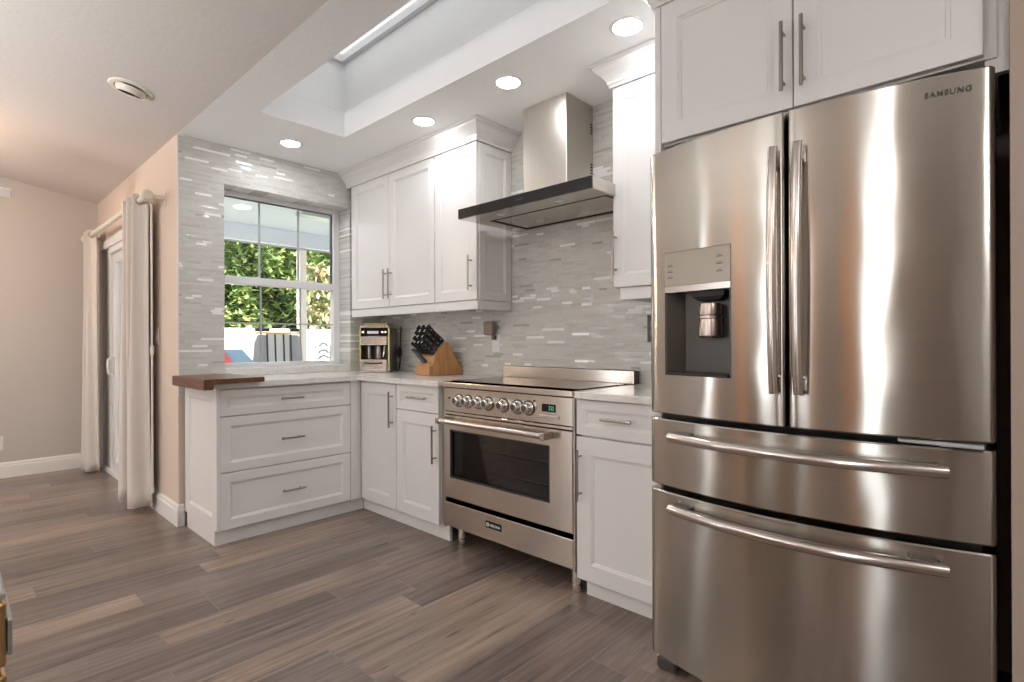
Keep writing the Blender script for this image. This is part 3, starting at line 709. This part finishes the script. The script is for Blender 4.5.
g1a, g1b, g2a, g2b = .869, .888, .622, .641
ld = bowed(fx0, XS-.003, g1b, 1.790, .022, .012).build('dispenser_door', 'steel', t, smooth=True, angle=40)
rd = bowed(XS+.003, fx1, g1b, 1.790, .012, .012).build('refrigerator_door', 'steel', t, smooth=True, angle=40)
dw1 = bowed(fx0, fx1, g2b, g1a, .022, .012, n=52).build('chiller_drawer', 'steel', t, smooth=True, angle=40)
dw2 = bowed(fx0, fx1, .045, g2a, .022, .012, n=52).build('freezer_drawer', 'steel', t, smooth=True, angle=40)
# dispenser cut into the left door
qx0, qx1, qz0, qz1 = -.871, -.631, 1.021, 1.434
ya, yb_ = yfront(qx0), yfront(qx1)
yl = lambda x: ya+(yb_-ya)*(x-qx0)/(qx1-qx0)
cut = MB(); cut.prism([(qx0, 1.60), (qx1, 1.60), (qx1, 1.752), (qx0, 1.752)], lambda a, b, d: Vector((a, b, d)), qz0, qz1)
co = cut.build('cutter', 'steel'); 
off = wloc(t); lo = ld
for v in co.data.vertices: v.co -= off
md = lo.modifiers.new('cut', 'BOOLEAN'); md.object = co; md.operation = 'DIFFERENCE'; md.solver = 'EXACT'
bpy.context.view_layer.update()
co.parent = t; bpy.context.view_layer.update()
me = bpy.data.meshes.new_from_object(lo.evaluated_get(bpy.context.evaluated_depsgraph_get()))
lo.modifiers.clear(); lo.data = me; bpy.data.objects.remove(co)
G = .0012
def dprism(x0, x1, z0, z1, d0, d1, mb):
    mb.prism([(x0, yl(x0)+d0), (x1, yl(x1)+d0), (x1, yl(x1)+d1), (x0, yl(x0)+d1)], lambda a, b, d: Vector((a, b, d)), z0, z1); return mb
zc0 = 1.299
MB_ = MB(); dprism(qx0+G, qx1-G, zc0+.021, qz1-G, -.002, .025, MB_); dp = MB_.build('dispenser_panel', 'dispenser_metal', ld)
mb = MB(); dprism(qx0+G, qx1-G, zc0, zc0+.020, -.003, .025, mb); mb.build('dispenser_trim', 'handle', ld)
# recess liner: back, sides, floor
mb = MB(); yk = 1.748
mb.box(qx0+G, qx1-G, yk, yk+.003, qz0+G, zc0-.001)
mb.prism([(qx0+G, yl(qx0)+.002), (qx0+.006, yl(qx0)+.002), (qx0+.05, yk), (qx0+G, yk)], lambda a, b, d: Vector((a, b, d)), qz0+G, zc0-.001)
mb.prism([(qx1-G, yl(qx1)+.002), (qx1-.006, yl(qx1)+.002), (qx1-.012, yk), (qx1-G, yk)], lambda a, b, d: Vector((a, b, d)), qz0+G, zc0-.001)
mb.build('dispenser_recess', 'dispenser_grey' if 'dispenser_grey' in M else 'dark_grey', ld)
mb = MB(); dprism(qx0+.007, qx1-.013, qz0+G, qz0+.010, -.001, .040, mb); mb.build('drip_tray', 'black_matte', ld)
cx = -.722; cyy = 1.715
mb = MB(); mb.loops([((cx-.055, cx+.055, 1.69, 1.747), zc0-.0012), ((cx-.052, cx+.052, 1.692, 1.747), zc0-.018), ((cx-.035, cx+.035, 1.70, 1.745), zc0-.032)], lambda a, b, d: Vector((a, b, d))); mb.build('ice_chute', 'black_matte', ld)
mb = MB(); mb.lathe([(.0, 1.257), (.033, 1.257), (.036, 1.245), (.034, 1.221), (.037, 1.217), (.037, 1.209), (.034, 1.207), (.038, 1.171), (.037, 1.153), (.030, 1.145), (0, 1.145)], Matrix.Translation((cx, cyy, 0)), 24); mb.build('dispenser_paddle', 'water', ld, smooth=True)
for ix, iz in ((-.850, 1.388), (-.850, 1.368), (-.850, 1.348), (-.670, 1.400), (-.670, 1.377), (-.670, 1.354)):
    mb = MB(); dprism(ix-.010, ix+.012, iz-.0012, iz+.0012, -.0026, -.0018, mb)
    dprism(ix-.006, ix+.008, iz+.004, iz+.0055, -.0026, -.0018, mb)
    mb.build('control_icon', 'dark_grey', dp)
# handles
def vbar(x, parent):
    mb = MB(); pts = []; z0, z1 = .985, 1.685
    for k in range(15):
        q = k/14; z = z0+(z1-z0)*q
        pts.append((x, yfront(x)-.030-.022*math.sin(PI*q)**.8, z))
    n = len(pts); W2 = .0135
    rings = []
    for (px, py, pz) in pts:
        rings.append([mb.b.verts.new((px+W2*math.cos(a)*(1 if True else 1), py+.010*math.sin(a), pz)) for a in [2*PI*j/14 for j in range(14)]])
    for A, B in zip(rings, rings[1:]):
        for k in range(14): mb.b.faces.new((A[k], A[(k+1) % 14], B[(k+1) % 14], B[k]))
    mb.b.faces.new(rings[0][::-1]); mb.b.faces.new(rings[-1])
    for z in (z0+.03, z1-.03): mb.box(x-.010, x+.010, yfront(x)-.034, yfront(x)+.003, z-.022, z+.022, .004)
    return mb.build('handle', 'handle', parent, smooth=True)
vbar(-.4985, ld); vbar(-.435, rd)
def hbar(z, parent):
    mb = MB(); xa, xb = -.839, -.119
    pts = []
    for k in range(29):
        q = k/28; x = xa+(xb-xa)*q
        pts.append((x, yfront(x)-.026-.022*math.sin(PI*q), z))
    mb.tube(pts, .0165, 16)
    h = mb.build('handle', 'handle', parent, smooth=True)
    for x, s_ in ((xa+.035, 1), (xb-.045, -1)):
        mb = MB(); mb.box(x-.030, x+.030, yfront(x)-.030, yfront(x)+.012, z-.002, z+.016, .004)
        mb.build('handle_mount', 'dark_grey', h)
    return h
hbar(.816, dw1); hbar(.577, dw2)
for a0, a1 in ((fx0+.03, fx0+.10), (fx1-.12, fx1-.03)): MB().box(a0, a1, 1.705, 1.80, .0005, .042, .006).build('levelling_foot', 'dark_grey', t)
MB().box(fx1-.19, fx1-.02, 1.69, 1.76, g1a+.004, g1b-.004, .002).build('door_hinge', 'grey_metal', t)
sl = math.atan2(yfront(-.07)-yfront(-.163), .093)
lettering('SAMSUNG', .0185, Matrix.Translation((-.1165, yfront(-.1165)-.0016, 1.743)) @ Matrix.Rotation(sl, 4, 'Z') @ FACE_Y, 'logo_grey', rd, ext=.0016, spacing=1.14)

# ------------------------------------------------------------------ things on the counter
# cutting board with a lip hooked over the counter end
mb = MB(); zb = .9148
poly = [(.958, .884), (1.006, .884), (1.006, zb), (1.275, zb), (1.275, .941), (.958, .941)]
mb.prism(poly, lambda a, b, d: Vector((d, a, b)), -3.700, -3.135)
es = [e for e in mb.b.edges]
bmesh.ops.bevel(mb.b, geom=es, offset=.0025, segments=2, affect='EDGES')
tag(mb.build('cutting_board', 'walnut'), 'dark walnut cutting board with a lip hooked over the counter end', 'cutting board')

# knife block
def knife_block():
    ang = R(84); t = thing('knife_block', 'light wooden knife block with a stepped front, on the counter left of the range', 'knife block', (-2.812, 2.205, .9148), ang-PI/2); t.scale = (1.18,)*3
    f = lambda s, z, d: Vector((d, s, z))
    W = .15
    mb = MB(); mb.prism([(.028, .001), (.225, .001), (.225, .028), (.130, .186), (.122, .190), (.040, .108), (.028, .075)], f, -W, 0)
    bmesh.ops.bevel(mb.b, geom=[e for e in mb.b.edges], offset=.002, segments=1, affect='EDGES')
    mb.build('block', 'beech', t, local=True)
    mb = MB(); mb.prism([(0, .001), (.0275, .001), (.0275, .058), (0, .058)], f, -W, -.0)
    bmesh.ops.bevel(mb.b, geom=[e for e in mb.b.edges], offset=.002, segments=1, affect='EDGES')
    mb.build('step_block', 'beech', t, local=True)
    return t
kb = knife_block(); bpy.context.view_layer.update()
def knife_proto():
    """origin at the bolster, handle grows along +Z, blade below (inside the block)"""
    k = bpy.data.objects.new('kitchen_knife', None); C.objects.link(k)
    mb = MB(); mb.loops([((-.0075, .0075, -.011, .011), .004), ((-.008, .008, -.012, .012), .025), ((-.0075, .0075, -.010, .010), .07), ((-.008, .008, -.012, .0135), .112), ((-.006, .006, -.009, .010), .124)], lambda a, b, d: Vector((a, b, d)))
    bmesh.ops.bevel(mb.b, geom=[e for e in mb.b.edges if abs(e.verts[0].co.z-e.verts[1].co.z) > .005], offset=.003, segments=2, affect='EDGES')
    h = mb.build('knife_handle', 'black_matte', k, smooth=True, local=True)
    MB().box(-.0055, .0055, -.0085, .0095, .1242, .127, .001).build('end_cap', 'chrome', k, local=True)
    for z in (.025, .06, .095):
        MB().tube([(-.0088, 0, z), (.0088, 0, z)], .0032, 8).build('rivet', 'chrome', h, smooth=True, local=True)
    MB().box(-.006, .006, -.011, .011, -.004, .0045, .001).build('bolster', 'chrome', k, local=True)
    return k
kp = knife_proto()
kg = 'black handled knives in the knife block'
n = 0
Rk = kb.matrix_world
slope = math.atan2(.190-.108, .122-.040)
for row, (q, cnt, sc_) in enumerate(((.10, 4, .84), (.36, 3, .98), (.64, 3, 1.08), (.90, 3, 1.16))):
    for i in range(cnt):
        dx = -.15+.15*(i+.5)/cnt
        s_, z_ = .040+.082*q, .108+.082*q
        tilt = Matrix.Rotation(R(50), 4, 'X')      # leans towards the front of the block
        mw = Rk @ Matrix.Translation((dx, s_-.004, z_+.004)) @ tilt @ Matrix.Scale(sc_, 4)
        if n == 0: k = kp
        else:
            k = kp.copy(); C.objects.link(k)
            for ch in list(kp.children):
                c = ch.copy(); C.objects.link(c); c.parent = k
                for gch in ch.children: d_ = gch.copy(); C.objects.link(d_); d_.parent = c
        k.matrix_world = mw
        tag(k, 'black riveted knife handle standing in the wooden knife block', 'knife', kg); n += 1
# scissors handle in the front step
sc = thing('sharpening_steel', 'dark straight handle slotted into the low front step of the knife block', 'sharpener', (0, 0, 0))
sc.matrix_world = Rk @ Matrix.Translation((-.085, .0285, .070)) @ Matrix.Rotation(R(44), 4, 'X')
MB().box(-.022, .022, -.008, .008, .002, .10, .005, 2).build('grip', 'dark_grey', sc, local=True); MB().box(-.024, .024, -.009, .009, .10, .108, .002).build('end_cap', 'black_matte', sc, local=True)

# coffee machine
cm = thing('coffee_machine', 'chrome coffee machine with an open front bay, in the counter corner beside the window', 'coffee machine', (-3.475, 2.215, .9148), R(41))
L = dict(local=True); wv, dv, hv = .113, .215, .36
mb = MB(); mb.box(-wv, -wv+.012, .0, dv, .004, hv-.03, .003); mb.build('side_panel', 'olive', cm, **L)
mb = MB(); mb.box(wv-.012, wv, .006, dv, .004, hv-.03, .003); mb.build('side_panel', 'brown_steel' if 'brown_steel' in M else 'nickel', cm, **L)
MB().box(wv-.0125, wv+.001, -.002, .0055, .004, hv-.03, .002).build('edge_strip', 'olive', cm, **L)  # yellow-green reflections on the chrome are put into its colour
MB().box(-wv+.0125, wv-.0125, dv-.012, dv, .004, hv-.03).build('back_panel', 'nickel', cm, **L)
mb = MB(); mb.box(-wv+.004, wv-.004, -.002, dv, hv-.0295, hv-.012, .004); mb.build('top_frame', 'chrome', cm, **L)
mb = MB(); mb.box(-wv+.02, wv-.02, .015, dv-.02, hv-.0115, hv+.006, .006, 2); mb.build('lid', 'olive', cm, **L)
mb = MB(); mb.box(-wv+.0125, wv-.0125, .004, .06, .272, hv-.030, .003); cp = mb.build('control_band', 'black', cm, **L)
MB().box(-.055, .030, .001, .0038, .286, .306, .001).build('name_plate', 'label_white', cp, **L)
for kx_ in (-.085, .060, .083):
    MB().lathe([(0, 0), (.010, 0), (.009, .010), (0, .011)], Matrix.Translation((kx_, .004, .298)) @ Matrix.Rotation(R(90), 4, 'X'), 14).build('dial', 'chrome', cp, smooth=True, **L)
mb = MB(); mb.box(-wv+.0125, wv-.0125, -.028, .06, .200, .268, .008, 2); mb.build('group_head', 'chrome', cm, **L)
mb = MB(); mb.box(-wv+.0125, wv-.0125, .09, dv-.0125, .098, .1995); mb.build('bay_back', 'dark_grey', cm, **L)
for kx_, kr in ((-.055, .018), (.02, .03)):
    MB().lathe([(0, .101), (kr*.9, .101), (kr, .12), (kr, .185), (kr*.8, .196), (0, .196)], Matrix.Translation((kx_, .05, 0)), 18).build('canister', 'nickel', cm, smooth=True, **L)
MB().tube([(.075, .0, .196), (.075, -.012, .16), (.068, -.016, .112)], .005, 8).build('steam_wand', 'chrome', cm, smooth=True, **L)
mb = MB(); mb.box(-wv+.0125, wv-.0125, -.030, dv-.0125, .002, .097, .008, 2); tr = mb.build('drip_tray', 'chrome', cm, **L)
mb = MB(); mb.tube([(-.065+.13*k/10, -.031-.016*math.sin(PI*k/10), .070-.004*math.sin(PI*k/10)) for k in range(11)], .005, 8); mb.build('tray_handle', 'black_matte', tr, smooth=True, **L)
MB().tube([(wv, .10, .205), (wv+.022, .10, .205)], .007, 10).build('side_knob', 'chrome', cm, smooth=True, **L)
# cord with an in-line switch hanging on the wall behind it
cd = MB(); cd.tube([(-3.505, D-.010, 1.26), (-3.51, D-.012, 1.15), (-3.515, D-.012, 1.08), (-3.51, D-.016, .99), (-3.52, D-.018, .93), (-3.53, D-.02, .9205), (-3.56, D-.012, .9205)], .0045, 8)
cdo = cd.build('power_cord', 'black_matte', None, smooth=True)
MB().lathe([(0, -.045), (.012, -.038), (.019, -.012), (.019, .012), (.012, .038), (0, .045)], Matrix.Translation((-3.512, D-.021, 1.06)), 16).build('inline_switch', 'black_matte', cdo, smooth=True)
bpy.context.view_layer.update(); cdo.parent = cm; cdo.matrix_parent_inverse = cm.matrix_world.inverted()

# wall outlets
def plate(name, label, cat, f, a0, a1, b0, b1, mat, kind='outlet', group=None):
    o = tag(MB().loops([((a0, a1, b0, b1), 0), ((a0, a1, b0, b1), -.003), ((a0+.003, a1-.003, b0+.003, b1-.003), -.006)], f).build(name, mat), label, cat, group)
    cx_, cz_ = (a0+a1)/2, (b0+b1)/2
    mb = MB()
    if kind == 'outlet':
        for dz in (-.022, .022): mb.loops([((cx_-.016, cx_+.016, cz_+dz-.014, cz_+dz+.014), -.0062), ((cx_-.014, cx_+.014, cz_+dz-.012, cz_+dz+.012), -.008)], f)
        mb.build('socket', 'white_plastic' if mat != 'dark_grey' else 'grey_metal', o)
    else:
        mb.loops([((cx_-.016, cx_+.016, cz_-.032, cz_+.032), -.0062), ((cx_-.014, cx_+.014, cz_-.030, cz_+.030), -.009)], f); mb.build('rocker', 'white_plastic', o)
    return o
fB = fy(D-.0002)
plate('wall_outlet', 'white wall outlet on the mosaic tile between the knife block and the range', 'outlet', fB, -2.50, -2.428, 1.068, 1.185, 'white_plastic')
wp = thing('plug_in_freshener', 'brown plug-in air freshener in the white outlet on the tiled wall', 'air freshener', (-2.49, D-.009, 1.19))
MB().box(-2.530, -2.448, D-.058, D-.012, 1.180, 1.268, .010, 2).build('housing', 'brown_plastic', wp)
MB().box(-2.480, -2.452, D-.030, D-.0085, 1.150, 1.179, .002).build('plug', 'dark_grey', wp)
MB().tube([(-2.447, D-.035, 1.225), (-2.425, D-.035, 1.232), (-2.41, D-.03, 1.236)], .004, 6).build('vent_arm', 'dark_grey', wp, smooth=True)
plate('wall_outlet', 'dark framed wall outlet on the tile just left of the refrigerator', 'outlet', fB, -1.372, -1.300, 1.132, 1.270, 'dark_grey')
bx = MB(); bx.box(-1.285, -1.205, 2.36, 2.42, .9148, .962, .006, 2)
bo = tag(bx.build('power_adapter', 'black_matte'), 'small black power adapter on the counter beside the refrigerator', 'power adapter')
MB().tube([(-1.245, 2.42, .94), (-1.25, 2.45, .95), (-1.30, 2.455, 1.0), (-1.335, 2.462, 1.13)], .0035, 6).build('cord', 'black_matte', bo, smooth=True)
fS = fy(YR-.0002)
plate('light_switch', 'beige light switch plate on the wall between the curtain and tiled wall', 'light switch', fS, -4.285, -4.215, 1.125, 1.24, 'wall', 'switch')
plate('wall_outlet', 'white wall outlet low on the far wall at the left edge', 'outlet', fx(XFAR+.0002), .300, .370, .235, .355, 'white_plastic')

# ------------------------------------------------------------------ recessed lamps
def can(x, y, z, label, mat='lamp', group='recessed lights in the kitchen ceiling', tilt=0):
    t = thing('recessed_light', label, 'ceiling light', (x, y, z), 0, group)
    mt = Matrix.Translation((x, y, z)) @ Matrix.Rotation(tilt, 4, 'X')
    MB().lathe([(.056, -.0005), (.060, -.006), (.070, -.005), (.074, -.0003)], mt, 32).build('trim_ring', 'vinyl', t, smooth=True)
    MB().lathe([(0, -.004), (.045, -.0045), (.0555, -.004)], mt, 32).build('lens', mat, t, smooth=True)
    return t
can(-3.445, 1.572, ZC, 'lit recessed ceiling light in front of the kitchen window')
can(-2.536, 1.957, ZC, 'lit recessed ceiling light over the corner base cabinets, second from the window')
can(-1.851, 1.957, ZC, 'lit recessed ceiling light just in front of the hood chimney')
can(-1.165, 1.950, ZC, 'lit recessed ceiling light nearest the cabinet above the refrigerator')
# eyeball lamp on the slope
ex, ey = -3.44, .705; ez = zs(ey)
t = thing('eyeball_light', 'unlit cream eyeball spotlight set in the sloped ceiling', 'ceiling light', (ex, ey, ez))
tl = Matrix.Rotation(-math.atan(SL), 4, 'X')
mt = Matrix.Translation((ex, ey, ez)) @ tl
MB().lathe([(.072, -.001), (.076, -.008), (.096, -.007), (.102, -.0005)], mt, 36).build('trim_ring', 'cream', t, smooth=True)
mt2 = mt @ Matrix.Rotation(R(16), 4, 'Y')
MB().lathe([(.070, .004), (.070, -.010), (.064, -.022), (.058, -.028), (.054, -.028), (.050, -.010)], mt2, 32).build('eyeball', 'cream', t, smooth=True)
MB().lathe([(0, -.014), (.040, -.016), (.0495, -.010)], mt2, 28).build('bulb', 'white_plastic', t, smooth=True)
MB().lathe([(.0500, -.0105), (.0535, -.0275)], mt2, 28).build('baffle', 'black_matte', t, smooth=True)

# ------------------------------------------------------------------ ceiling fan at the left edge
fcx, fcy, fzb = -5.02, -.36, 2.165
t = thing('ceiling_fan', 'white ceiling fan with warm light kit, one blade tip showing at the left edge', 'ceiling fan', (fcx, fcy, fzb))
zt_ = zs(fcy)
MB().tube([(fcx, fcy, fzb+.06), (fcx, fcy, zt_-.03)], .012, 12).build('downrod', 'vinyl', t, smooth=True)
MB().lathe([(0, zt_-.06), (.03, zt_-.06), (.065, zt_-.012), (.065, zt_+.01)], Matrix.Translation((fcx, fcy, 0)), 24).build('canopy', 'vinyl', t, smooth=True)
MB().lathe([(0, -.05), (.06, -.05), (.11, -.03), (.115, .02), (.08, .06), (0, .065)], Matrix.Translation((fcx, fcy, fzb)), 28).build('motor_housing', 'vinyl', t, smooth=True)
for k in range(5):
    a = R(88+72*k); mt = Matrix.Translation((fcx, fcy, fzb)) @ Matrix.Rotation(a, 4, 'Z') @ Matrix.Rotation(R(-14), 4, 'X')
    mb = MB(); mb.box(.16, .70, -.065, .065, -.004, .004, .003, 1, mt); mb.box(.09, .20, -.02, .02, -.010, -.0045, 0, 1, mt); mb.build('blade', 'vinyl', t)
for k in range(3):
    a = R(30+120*k); c = Vector((fcx+.075*math.cos(a), fcy+.075*math.sin(a), fzb-.10))
    MB().lathe([(0, -.05), (.03, -.045), (.042, -.015), (.034, .02), (.015, .05), (0, .052)], Matrix.Translation(c), 18).build('lamp_shade', 'lamp_warm', t, smooth=True)

fl = bpy.data.lights.new('fan_uplight', 'POINT'); fl.energy = 4.5; fl.color = (1, .58, .32); fl.shadow_soft_size = .06
flo = bpy.data.objects.new('fan_uplight', fl); C.objects.link(flo); flo.location = (fcx+.05, fcy+.10, fzb+.17)

# ------------------------------------------------------------------ appliance corner at the lower left edge
ax, ay = -.785, .0485
t = thing('undercounter_appliance', 'stainless appliance corner with gold light in its colour at the lower left edge of the view', 'appliance', (ax-.3, ay-.3, 0))
MB().box(ax-.62, ax-.004, ay-.60, ay-.024, .001, .852, .003).build('body', 'grey_metal', t)
MB().box(ax-.615, ax, ay-.022, ay, .790, .861, .004, 2).build('control_strip', 'warm_steel', t)  # gold light on the stainless is put into the base colour
MB().box(ax-.615, ax, ay-.022, ay, .10, .783, .004, 2).build('door', 'warm_steel', t)
MB().box(ax-.60, ax-.004, ay+.0005, ay+.0050, .800, .842, .004, 2).build('handle', 'grey_metal', t)
MB().box(ax-.62, ax-.002, ay-.60, ay-.0005, .862, .870, .002).build('top_plate', 'grey_metal', t)

# ------------------------------------------------------------------ outside: porch, fence, hedge
struct(MB().box(-40, XFAR-.2, -8, 40, -.30, -.12).build('lawn', 'lawn'))
struct(MB().box(XW-.2, XR+.2, D+.21, 12, -.1, 3.2).build('wall_sun_block', 'sun_block'))  # added unseen block, keeps the sun off the patio door side
struct(MB().box(XW-.2, XW-.16, YR+.15, D+.21, 2.62, 2.949).build('wall_sun_block_strip', 'sun_block'))  # added unseen strip, closes the sun gap under the porch ceiling
struct(MB().box(-9.6, XW-.2, YR+.15, 11, -.12, -.02).build('patio', 'concrete'))
struct(MB().box(-9.0, XW-.2, YR+.15, 12, 2.95, 3.05).build('porch_ceiling', 'soffit'))
struct(MB().box(-8.75, -8.55, YR+.15, 12, 2.71, 2.949).build('porch_beam', 'soffit'))
struct(MB().box(-8.7, -8.58, 4.06, 4.18, -.02, 2.71, .006).build('porch_post', 'post'))
t = thing('porch_light', 'round recessed light in the blue-grey porch ceiling, seen through the window', 'ceiling light', (-7.51, 2.77, 2.95))
MB().lathe([(0, -.012), (.085, -.012), (.105, -.004), (.11, -.0005)], Matrix.Translation((-7.51, 2.77, 2.95)), 24).build('lens', plain('porch_lamp', (.9, .9, .9), .4, emit=(1, .97, .92), es=3), t, smooth=True)
struct(MB().box(-7.3, -7.12, 3.4, 4.6, 2.90, 2.9495).build('trim_5', 'grey_metal'))
# white vinyl fence
t = thing('vinyl_fence', 'white vinyl privacy fence in front of the hedge outside the window', 'fence', (-20, 9, -.12))
for k in range(9):
    y0 = -2+k*2.4
    mb = MB(); mb.box(-20.02, -19.98, y0+.06, y0+2.34, -.10, 1.60)
    for q in range(11): mb.box(-19.98, -19.974, y0+.08+q*.206, y0+.08+q*.206+.19, .05, 1.50)
    mb.box(-20.04, -19.96, y0+.05, y0+2.35, 1.50, 1.66, .01); mb.box(-20.04, -19.96, y0+.05, y0+2.35, -.08, .06, .01); mb.build('panel', 'fence', t)
    mb = MB(); mb.box(-20.06, -19.94, y0-.06, y0+.06, -.12, 1.72, .008); mb.box(-20.075, -19.925, y0-.075, y0+.075, 1.72, 1.75, .012); mb.build('post', 'fence', t)
def leaves(name, mat, n, fn, size, seed, droop=.5):
    rnd = random.Random(seed); verts = []; faces = []; tone = []
    for i in range(n):
        p, tn = fn(rnd); s = size*rnd.uniform(.6, 1.35)
        a = rnd.uniform(0, 2*PI); el = rnd.uniform(-1.0, .35)*droop*2
        d = Vector((math.cos(a)*math.cos(el), math.sin(a)*math.cos(el), math.sin(el)))
        u = d.cross(Vector((rnd.uniform(-.5, .5), rnd.uniform(-.5, .5), 1))).normalized()*s*.26
        nrm = d.cross(u).normalized()*s*.10
        b = len(verts); m_ = p+d*s*.5
        verts += [p, m_+u+nrm, p+d*s, m_-u+nrm, m_]
        faces += [(b, b+1, b+4), (b+1, b+2, b+4), (b+2, b+3, b+4), (b+3, b, b+4)]
        tone += [tn]*4
    me = bpy.data.meshes.new(name); me.from_pydata(verts, [], faces)
    at = me.attributes.new('tone', 'FLOAT', 'FACE'); at.data.foreach_set('value', tone)
    me.materials.append(M[mat]); o = bpy.data.objects.new(name, me); C.objects.link(o); return o
def hedge_fn(r):
    y = r.uniform(-1, 19); z = r.uniform(.9, 6.6)
    b = math.sin(y*1.7)*.4+math.sin(y*.8+z*1.3)*.5+math.sin(z*2.2+y*3.1)*.3
    x = -22.9+b+abs(r.gauss(0, .5))*-1
    tn = min(1, max(0, r.gauss(.42, .22)+(.12 if z < 2.6 and r.random() < .4 else 0)))
    return Vector((x, y, z)), tn
h = leaves('hedge', 'leaf', 22000, hedge_fn, .33, 3)
tag(h, 'tall dense green hedge behind the white fence outside the window', 'hedge', None, 'stuff')
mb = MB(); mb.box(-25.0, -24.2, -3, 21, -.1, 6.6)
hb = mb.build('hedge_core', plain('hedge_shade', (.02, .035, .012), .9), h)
def tree_fn(r):
    a = r.uniform(0, 2*PI); q = r.random()**.5*.75; z = r.uniform(1.9, 4.3)
    return Vector((-20.72+q*math.cos(a)*.6, 10.55+q*math.sin(a)*.9, z)), r.random()
tr = thing('small_tree', 'small pinkish-brown tree by the fence at the right side of the window view', 'tree', (-20.9, 10.55, -.12))
MB().tube([(-20.9, 10.55, -.11), (-20.85, 10.58, 1.5), (-20.9, 10.52, 3.0), (-20.95, 10.5, 4.0)], [.11, .09, .07, .03], 10).build('trunk', 'bark', tr, smooth=True)
lv = leaves('foliage', 'leaf2', 700, tree_fn, .34, 8, .9); lv.parent = tr; lv.location = -Vector(tr.location)
# patio furniture
t = thing('patio_bench', 'high-backed grey patio bench with dark ribs and an orange top rail, outside the window', 'bench', (-8.0, 3.5, -.02))
bxx = -8.0
def side(y, s):
    mb = MB(); mb.prism([(0, .0), (.07*s, .45), (.10*s, .85), (.08*s, 1.15), (.03*s, 1.28), (-.10*s, 1.28), (-.10*s, 0)], lambda a, b, d: Vector((d, y+a, b-.019)), bxx-.25, bxx-.21)
    return mb.build('side_wing', 'mesh_grey', t)
side(3.27, -1); side(3.83, 1)
MB().box(bxx-.255, bxx-.235, 3.375, 3.725, .40, 1.275).build('backrest', 'vinyl', t)
mb = MB(); mb.tube([(bxx-.20, 3.20, 1.288), (bxx-.20, 3.90, 1.288)], .016, 8); mb.build('top_rail', 'orange', t)
for y0, y1 in ((3.21, 3.42), (3.74, 3.88)):
    mb = MB(); mb.tube([(bxx-.24, y0, 1.335), (bxx-.24, y1, 1.335)], .028, 10); mb.build('head_roll', 'black_matte', t, smooth=True)
for y in (3.37, 3.49, 3.62, 3.73):
    MB().tube([(bxx-.20, y, 0), (bxx-.195, y+.015, .7), (bxx-.20, y, 1.27)], .013, 8).build('rib', 'black_matte', t, smooth=True)
mb = MB(); mb.box(bxx-.20, bxx+.35, 3.25, 3.85, .38, .45, .01); mb.build('seat', 'mesh_grey', t)
for y in (3.28, 3.82):
    MB().tube([(bxx+.32, y, -.019), (bxx+.32, y, .38)], .02, 8).build('leg', 'black_matte', t)
t = thing('patio_chair', 'grey metal patio chair with a curved back, outside at the right of the window', 'chair', (-8.0, 4.15, -.02))
for z, dy in ((1.13, .115), (1.02, .13), (.93, .135)):
    MB().tube([(-8.0+.10*math.cos(PI*k/10), 4.17-dy*math.cos(PI*k/10), z-.04*abs(math.cos(PI*k/10))**2) for k in range(11)], .020, 8).build('back_slat', 'mesh_grey', t, smooth=True)
for y in (4.05, 4.29):
    MB().tube([(-8.0, y, -.019), (-8.0, y, .55), (-8.02, y, 1.10)], .014, 8).build('leg', 'mesh_grey', t, smooth=True)
    MB().tube([(-7.6, y, -.019), (-7.6, y, .70), (-8.0, y, .72)], .014, 8).build('leg', 'mesh_grey', t, smooth=True)
MB().box(-8.0, -7.58, 4.04, 4.30, .44, .47, .008).build('seat', 'grey_metal', t)
t = thing('lounge_chair', 'blue canvas lounge chair with a red side, outside at the left of the window', 'lounge chair', (-8.0, 2.9, -.02))
mb = MB(); mb.prism([(2.72, 1.05), (3.00, 1.05), (3.24, .62), (2.80, .62)], lambda a, b, d: Vector((d+(1.04-b)*.9, a, b)), -8.2, -8.16); mb.build('backrest', 'blue', t)
mb = MB(); mb.prism([(2.64, 1.06), (2.73, 1.06), (2.88, .62), (2.68, .60)], lambda a, b, d: Vector((d+(1.04-b)*.9, a, b)), -8.159, -8.12); mb.build('side_panel', 'red', t)
mb = MB(); mb.box(-7.8, -6.6, 2.72, 3.22, .34, .40, .01); mb.build('seat', 'blue', t)
for x in (-7.75, -6.65):
    for y in (2.76, 3.18): MB().tube([(x, y, -.019), (x, y, .34)], .018, 8).build('leg', 'grey_metal', t)
MB().tube([(-7.82, 2.76, .36), (-8.18, 2.70, 1.0)], .015, 8).build('back_frame', 'grey_metal', t)
